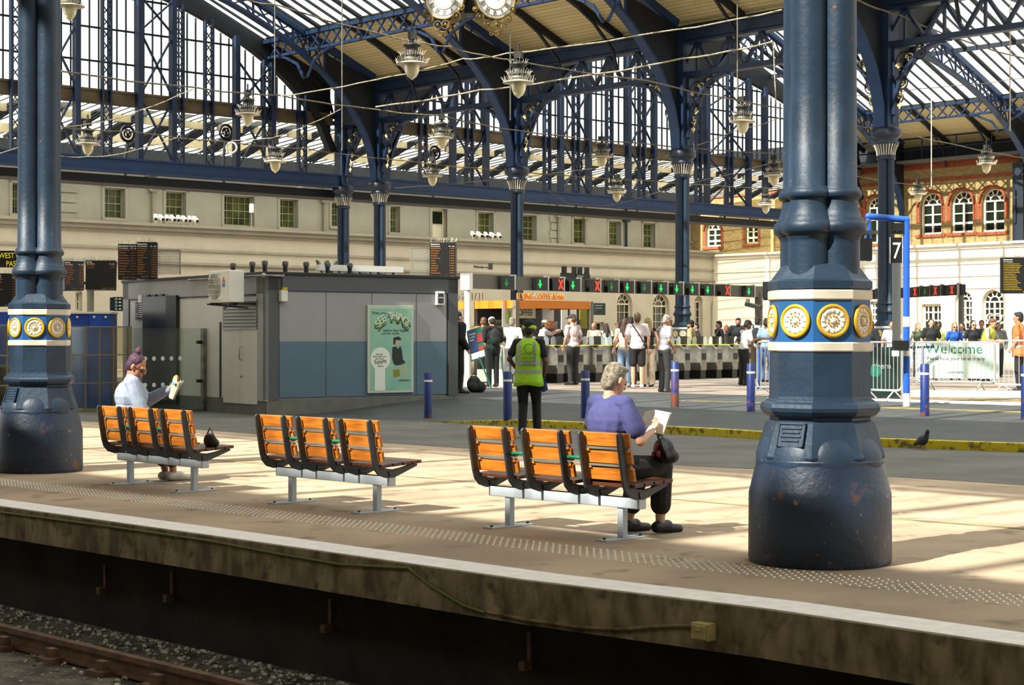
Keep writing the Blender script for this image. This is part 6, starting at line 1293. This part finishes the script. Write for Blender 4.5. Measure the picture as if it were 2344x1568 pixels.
stand('bearded man in a beige jacket beyond the gates', 1583, 53, 70, 1.72, skin='m', hair=(24, 20, 18), top=(176, 152, 112), sleeve='long', toph=.02, bottom=(50, 48, 44), beard=(34, 26, 22), hat=((22, 20, 20), 'beanie'))
stand('dark haired person in dark clothes behind the beige jacket man', 1595, 57.5, 100, 1.70, hair=(22, 20, 20), top=(36, 34, 34), bottom=(36, 36, 38))
stand('young man in a black jacket with a white strap beyond the gates', 1647, 56, 110, 1.74, hair=(24, 20, 18), hairstyle='crop', top=(28, 28, 30), sleeve='long', bottom=(30, 30, 32), strap=(226, 222, 214))
stand('ginger haired person in white beyond the gates', 1663, 57, 30, 1.62, hair=(150, 80, 40), hairstyle='bob', top=(226, 222, 214), bottom=(60, 60, 66), female=True)
stand('bearded staff man in a black jacket leaning on the last gate', 1690, 54.2, 165, 1.82, skin='m', hair=(20, 18, 18), hairstyle='crop', top=(20, 21, 24), sleeve='long', toph=.035, bottom=(24, 24, 26), beard=(24, 20, 18), fat=1.15, pose=dict(elL=(-.34, .06, 1.2), wrL=(-.3, .3, 1.08), elR=(.34, .06, 1.2), wrR=(.32, .3, 1.06)))
stand('man in a white short sleeved shirt and black cap at the gate line end', 1702, 44.0, -65, 1.66, skin='d', hair=(20, 18, 18), hat=((20, 20, 22), 'cap'), top=(230, 226, 222), bottom=(24, 24, 26), pose=dict(lean=10, pitch=16, elL=(-.2, .16, 1.14), wrL=(-.06, .34, 1.0), elR=(.24, .1, 1.1), wrR=(.14, .28, .92)))
stand('person in a grey hoodie and black cap with a black backpack by the control post', 1734, 51, -20, 1.80, skin='m', hair=(24, 22, 22), hat=((22, 22, 24), 'cap'), top=(166, 168, 168), sleeve='long', toph=.03, bottom=(40, 42, 46), pack=(26, 27, 30))
stand('man in a denim shirt beside the rusty handrail hoop', 1754, 47, -40, 1.74, skin='d', hair=(20, 18, 18), hairstyle='crop', top=(140, 168, 206), bottom=(70, 90, 130), pose=rest)
stand('person in a dark coat standing just right of the big column', 1994, 47, 120, 1.68, skin='m', hair=(60, 54, 50), hairstyle='bob', top=(34, 36, 38), sleeve='long', toph=.03, bottom=(30, 30, 32))
stand('person in black clothes partly behind the big column edge', 1978, 45, 60, 1.74, hair=(20, 18, 18), top=(22, 22, 24), sleeve='long', toph=.02, bottom=(24, 24, 26))
stand('person in a white shirt behind the portal box', 2042, 46, 160, 1.66, skin='m', hair=(40, 34, 30), top=(226, 228, 232), bottom=(50, 50, 56))
ROWP = [(2101, 53, 'long haired blonde woman in a green top beyond the banner', dict(hair=(176, 122, 70), hairstyle='long', top=(70, 96, 70), sleeve='none', female=True), 200, 1.66),
        (2131, 49, 'person in headphones and a black printed tee shirt beyond the banner', dict(hair=(40, 30, 26), hairstyle='bob', top=(26, 28, 28), toph=.012, female=True), 178, 1.74),
        (2150, 54, 'worker in a yellow vest behind the black tee shirt person', dict(skin='d', hair=(20, 18, 18), top=(206, 204, 200), vest=(206, 226, 40)), 150, 1.70),
        (2185, 49.5, 'woman in glasses and a blue top with a lanyard beyond the banner', dict(hair=(170, 120, 76), hairstyle='bob', top=(28, 84, 168), female=True, glasses=(40, 30, 28), strap=(30, 60, 120)), 180, 1.64),
        (2203, 54, 'dark haired woman in white behind the blue top woman', dict(hair=(50, 34, 26), hairstyle='long', top=(220, 216, 210), female=True), 140, 1.66),
        (2227, 49, 'woman in sunglasses and a black v-necked top beyond the barrier', dict(hair=(34, 26, 22), hairstyle='long', top=(24, 26, 34), female=True, glasses=(18, 18, 18)), 190, 1.70),
        (2247, 53, 'dark haired person in grey behind the leaning vest man', dict(skin='m', hair=(22, 20, 20), top=(70, 72, 70)), 160, 1.74),
        (2284, 53, 'person in a grey jacket right of the leaning vest man', dict(skin='m', hair=(24, 22, 20), hairstyle='bob', top=(120, 126, 120), sleeve='long', toph=.02), 170, 1.66)]
for px, Y, lab, kw, fc, hh in ROWP: stand(lab, px, Y, fc, hh, bottom=(40, 42, 48), **kw)
stand('short haired man in a yellow vest leaning on the barrier rail', 2256, 46, 230, 1.74, hair=(120, 76, 50), hairstyle='crop', top=(196, 190, 176), vest=(214, 230, 40), bottom=(40, 42, 48), fat=1.12, pose=dict(lean=16, pitch=16, elL=(-.3, .22, 1.14), wrL=(-.12, .42, 1.12), elR=(.3, .2, 1.14), wrR=(.14, .42, 1.1)))
stand('person in an orange vest and dark trousers at the right frame edge', 2334, 38.6, 60, 1.78, skin='m', hair=(22, 20, 20), hairstyle='crop', top=(226, 120, 60), vest=(236, 130, 64), bottom=(24, 24, 26), pose=rest)
bp_ = thing('backpack', 'black backpack dumped on the floor before the easel sign', 'bag', gY(1085, 38.6), R(20)); c = MB(); c.ell((0, 0, .17), (.17, .12, .19)); c.ell((.12, -.02, .11), (.16, .1, .13)); c.ell((-.05, -.08, .12), (.12, .07, .11)); place(remesh(c, .014, 2), 'bag_body', 'bag_black', bp_); c = MB(); c.path([(-.08, 0, .33), (0, 0, .42), (.07, 0, .33)], .012, 6); c.build('bag_strap', 'bag_black', bp_)
SKY, SUN = 1.5, 15.5
# =============================== lamps, wires, clock
mat('wire_pale', (176, 166, 140), .8, rgb2=(120, 110, 88), scale=20); mat('wire', (128, 116, 92), .8, rgb2=(70, 62, 48), scale=20)
def globe_mat():
    m = mat('globe', (226, 216, 166), .3); b = m.node_tree.nodes['Principled BSDF']; b.inputs['Transmission Weight'].default_value = .35; b.inputs['Subsurface Weight'].default_value = .0
    return m
globe_mat()
def make_lamp(spikes=True):
    t = thing('hanging_lamp', 'x', 'lamp', (0, 0, 0), 0, 'hanging station lamps with globe glasses')
    mb = MB(); mb.lathe([(.06, .36), (.1, .38), (.1, .42), (.2, .46), (.255, .50), (.255, .53), (.16, .58), (.14, .70), (.2, .74), (.21, .77), (.1, .82), (.04, .86), (.04, .95)], 20); mb.b2((-.09, -.09, .9), (.11, .09, 1.06))
    mb.build('lamp_housing', 'lamp_dark', t)
    MB().lathe([(.17, .40), (.36, .345), (.375, .33), (.36, .325), (.2, .34), (.165, .36)], 28).build('reflector', 'lamp_white', t)
    mb = MB(); mb.lathe([(.175, .345), (.182, .3), (.175, .22), (.15, .13), (.11, .05), (.06, .01), (.015, -.03)], 24); mb.build('globe', 'globe', t)
    mb = MB(); mb.lathe([(.2, .39), (.23, .395), (.24, .47), (.21, .48)], 20); mb.build('gallery_ring', 'lamp_grey', t)
    if spikes:
        mb = MB(); rr = random.Random(5)
        for r0, z0, n, tilt in ((.34, .35, 40, .5), (.24, .47, 26, .35), (.24, .53, 26, .7), (.18, .77, 16, .5)):
            for k in range(n):
                a = 2 * math.pi * k / n + rr.uniform(-.05, .05); e = V((math.cos(a), math.sin(a), 0)); q = tilt * rr.uniform(.3, 1.3); L = rr.uniform(.09, .16)
                p = e * r0 + V((0, 0, z0)); mb.bar(p, p + (e * math.sin(q) + V((0, 0, math.cos(q)))) * L, .0055)
        mb.build('bird_spikes', 'spike', t, label='ring of thin bird spikes')
    MB().tube((0, 0, .95), (0, 0, 1.25), .025, n=8).build('hook', 'lamp_dark', t)
    return t
LAMPS = [(943, 180, 40, 'hanging lamp with bird spikes left of the double faced clock'), (1187, 222, 41, 'dark hanging lamp below the shaded clock face'), (160, 45, 44, 'hanging lamp cut by the frame top beside the near dark column'),
         (201, 355, 54, 'hanging lamp over the blue girder right of the small-shafted near column'), (567, 288, 52, 'hanging lamp before the glazed screen beside a big blue post'), (630, 394, 57, 'hanging lamp touching the blue girder left of the close column pair'),
         (1011, 341, 54, 'hanging lamp between the close column pair and the kiosk column'), (990, 425, 64, 'lower hanging lamp over the girder left of the kiosk column'), (1378, 382, 61, 'hanging lamp before the farther glazed screen between two columns'),
         (1700, 306, 50, 'hanging lamp left of the big column on a long rod'), (1412, 461, 70, 'small lamp above the girder left of the gate hall column'), (1753, 488, 76, 'small spiked lamp by the brick corner beside the big column'), (1772, 425, 62, 'lamp half hidden by the big column edge'),
         (2102, 462, 80, 'small lamp hanging over the leftmost of the three brick arched windows'), (2258, 396, 66, 'dark lamp hanging under the railing over the brick wall')]
PL = [(345, 433, 72, 'plain lamp below the girder beside a grey downpipe'), (693, 453, 74, 'plain lamp below the girder between two sash windows'), (1418, 458, 84, 'plain lamp under the girder beyond the gate hall column'), (1708, 505, 92, 'plain lamp before the brick corner windows')]
L0 = make_lamp(); L0['label'] = LAMPS[0][3]; L1_ = make_lamp(False); L1_['label'] = PL[0][3]
for i, (px, py, Y, lab) in enumerate(LAMPS):
    o = L0 if i == 0 else copy_tree(L0); o.location = at(px, py, Y); o.rotation_euler.z = i * 1.3; o['label'] = lab
for i, (px, py, Y, lab) in enumerate(PL):
    o = L1_ if i == 0 else copy_tree(L1_); o.location = at(px, py, Y); o['label'] = lab
for i, (px, y0, y1, Y, lab) in enumerate(((629, -60, 215, 57, 'thin hanging rod in front of the screen arch'), (783, -60, 345, 52, 'long thin rod hanging left of the close column pair'), (1168, 60, 275, 42, 'thin rod hanging down behind the double faced clock'), (1688, -60, 225, 50, 'thin rod carrying the lamp left of the big column'), (2132, 215, 428, 60, 'white rod carrying wires before the brick windows'), (2312, -60, 300, 52, 'pale rod at the far end of the brick building'))):
    mb = MB(); mb.tube(at(px, y0, Y), at(px, y1, Y), .02, n=6); mb.build('hanging_rod', 'lamp_grey' if i < 4 else 'lamp_white', None, label=lab, cat='rod', group='rods hanging from the roof')
WIRES = [([(520, -12, 40), (640, 12, 40), (850, 72, 41), (1030, 108, 41), (1180, 138, 41), (1480, 185, 45), (1790, 248, 50)], .035, 'thick ropy cable passing below the clock'),
         ([(140, 162, 44), (440, 200, 48), (640, 218, 52), (830, 246, 54), (1010, 265, 54), (1180, 298, 57), (1480, 330, 60), (1790, 352, 62)], .04, 'dusty cable sagging across the screens at mid height'),
         ([(0, 352, 50), (150, 290, 52), (270, 270, 54), (440, 205, 48)], .03, 'pale cable rising from the left edge to the mid height cable'),
         ([(140, 291, 50), (300, 300, 54), (520, 325, 57), (700, 340, 60), (900, 365, 62), (1180, 392, 64), (1500, 415, 68), (1790, 432, 74)], .035, 'lower cable strung between the spiked lamps'),
         ([(140, 358, 56), (260, 355, 56), (405, 315, 55)], .025, 'short cable looping up from the girder'),
         ([(530, 322, 57), (640, 312, 56), (780, 250, 53)], .025, 'short cable rising from a pulley ring'),
         ([(640, 220, 52), (860, 182, 50), (1060, 135, 46), (1160, 122, 44), (1500, 75, 42), (1790, 22, 40)], .035, 'pale cable rising from the screen towards the roof over the boards'),
         ([(860, 244, 54), (1100, 206, 52), (1290, 180, 51), (1560, 135, 49), (1770, 95, 48)], .045, 'straight pale tube running across in front of the arches'),
         ([(1770, 95, 48), (1776, 230, 48)], .035, 'pale vertical drop at the end of the straight tube'),
         ([(905, 430, 60), (1160, 408, 62), (1500, 365, 58), (1680, 300, 52), (1790, 268, 50)], .02, 'thin cable rising to the rod lamp'),
         ([(1200, 395, 64), (1300, 465, 66), (1400, 470, 68), (1540, 428, 70), (1760, 375, 74)], .02, 'thin drooping cable near the gate hall column'),
         ([(1950, -5, 46), (2060, 35, 48), (2200, 90, 52), (2350, 135, 56)], .04, 'dark cable crossing the sunlit glazing'),
         ([(1950, 285, 58), (2040, 296, 58), (2180, 330, 62), (2350, 362, 68)], .035, 'cable passing the capital before the brick building'),
         ([(1955, 402, 70), (2100, 424, 76), (2330, 452, 80)], .025, 'thin cable before the three brick windows'),
         ([(1960, 220, 56), (2100, 203, 56), (2350, 178, 56)], .022, 'thin cable across the curved glazing')]
for pts, r, lab in WIRES:
    P = [at(*p) for p in pts]; Q = []
    for p, q in zip(P, P[1:]):
        for i in range(6): s = i / 6; Q.append(p.lerp(q, s) - V((0, 0, 1)) * (.16 * (s * (1 - s)) + .012 * math.sin(i * 2.1 + p.x)))
    Q.append(P[-1]); mb = MB(); mb.path(Q, r * .55, 6); mb.build('overhead_cable', 'wire_pale' if 'pale' in lab or 'short' in lab else 'wire', None, label=lab, cat='cable', group='overhead cables and tubes')
p = at(530, 338, 57); MB(Tr(p)).torus((0, 0, 0), .17, .035, Rx(90), 20, 6).build('pulley_ring', 'lamp_white', None, label='white ring hanging from the lower cable', cat='ring')
# double faced clock
mat('clock_face', (236, 232, 220), .35); mat('clock_black', (22, 22, 22), .45, .2); mat('clock_brass', (150, 122, 60), .45, .6, rgb2=(84, 68, 36), scale=10)
t = thing('station_clock', 'ornate black and gilt double faced clock hanging from the roof', 'clock', at(1076, -2, 38))
s = 38 / F
MB().lathe([(.2, -.34), (.26, -.3), (.34, .1), (.36, .6), (.3, .9)], 20).build('clock_case', 'clock_black', t)
MB().tube((0, 0, .8), (0, 0, 5.5), .06).build('hanger', 'clock_black', t)
for sx in (-1, 1):
    T = Tr(sx * 56 * s, -.22, 0) @ Rz(sx * 24)
    mb = MB(T); mb.T = T @ Rx(90); mb.lathe([(.47, -.5), (.50, -.1), (.50, .0), (.46, .02)], 40); d = mb.build('drum', 'clock_black', t)
    mb = MB(T @ Rx(90)); mb.lathe([(.46, .0), (.46, .025)], 48); f = mb.build('clock_face', 'clock_face', t, label='white clock face with Roman numerals')
    mb = MB(T); mb.torus((0, -.03, 0), .475, .022, Rx(90), 48, 8); mb.torus((0, -.028, 0), .27, .008, Rx(90), 40, 5); mb.torus((0, -.028, 0), .40, .005, Rx(90), 40, 5)
    mb.build('face_rim', 'clock_brass', f, label='gilt rim')
    mb = MB(T)
    for k in range(60):
        a = 2 * math.pi * k / 60; mb.bar((.405 * math.sin(a), -.03, .405 * math.cos(a)), (.445 * math.sin(a), -.03, .445 * math.cos(a)), .008, .004)
    for k, g in enumerate(('XII', 'I', 'II', 'III', 'IIII', 'V', 'VI', 'VII', 'VIII', 'IX', 'X', 'XI')): text(mb, g, .15, T.inverted() @ T @ Ry(30 * k) @ Tr(0, -.03, .285), .002, sx=.62)
    mb.build('numerals', 'clock_black', f)
    mb = MB(T); mb.bar((0, -.045, 0), (.06, -.045, .25), .025, .008); mb.bar((0, -.05, 0), (-.16, -.05, .33), .018, .008); mb.build('clock_hand', 'clock_black', f)
    mb = MB(T)
    for (x, z, r) in ((-.36, -.46, .075), (-.16, -.6, .09), (.03, -.6, .09), (.3, -.44, .085), (.42, -.25, .055), (-.47, -.3, .05)):
        mb.torus((x, -.04, z), r, .013, Rx(90), 20, 5); mb.ell((x, -.05, z), (.035, .03, .042), n=8, m=6)
    mb.path([(x, -.04, z) for x, z in ((-.46, -.36), (-.27, -.42), (-.26, -.62), (-.12, -.74), (0, -.76), (.13, -.7), (.17, -.5), (.36, -.36))], .013, 5)
    for cx, cz in ((-.1, -.8), (.02, -.8)): mb.path([(x, -.04, z) for x, z in spiral((cx, cz), .01, .06, 1.3, 0)], .01, 5)
    mb.path([(x, -.04, z) for x, z in spiral((.2, -.66), .02, .14, 1.2, 2)], .012, 5)
    mb.build('scrollwork', 'clock_brass', t, label='gilt scrollwork')
# =============================== light and camera
w = bpy.data.worlds.new('World'); SC.world = w; w.use_nodes = True; nt = w.node_tree
bg = nt.nodes['Background']; bg.inputs[0].default_value = (.97, 1.0, .98, 1); bg.inputs[1].default_value = SKY
sd = bpy.data.lights.new('sun', 'SUN'); sd.energy = SUN; sd.color = (1, .945, .85); sd.angle = R(.53)
so = bpy.data.objects.new('sun', sd); COL.objects.link(so)
el = R(44); dv = V((WX * math.cos(el), WY * math.cos(el), -math.sin(el))); so.rotation_euler = dv.to_track_quat('-Z', 'Y').to_euler()
cd = bpy.data.cameras.new('camera'); cam = bpy.data.objects.new('camera', cd); COL.objects.link(cam); SC.camera = cam
cam.location = (0, 0, HC); cam.rotation_euler = (math.pi / 2, 0, 0); cd.sensor_fit = 'HORIZONTAL'; cd.sensor_width = 36; cd.lens = 36 * F / 2344; cd.shift_y = (HY - 784) / 2344
cd.clip_end = 500; cd.clip_start = .1
SC.view_settings.view_transform = 'Standard'; SC.view_settings.look = 'None'; SC.view_settings.exposure = 0; SC.view_settings.gamma = 1
try: SC.view_settings.use_curve_mapping = False
except Exception: pass
SC.cycles.use_denoising = True; SC.cycles.max_bounces = 7; SC.cycles.transparent_max_bounces = 16; SC.cycles.diffuse_bounces = 3; SC.cycles.sample_clamp_indirect = 4
SC.cycles.caustics_reflective = False; SC.cycles.caustics_refractive = False
bpy.data.scenes.remove(TMP)
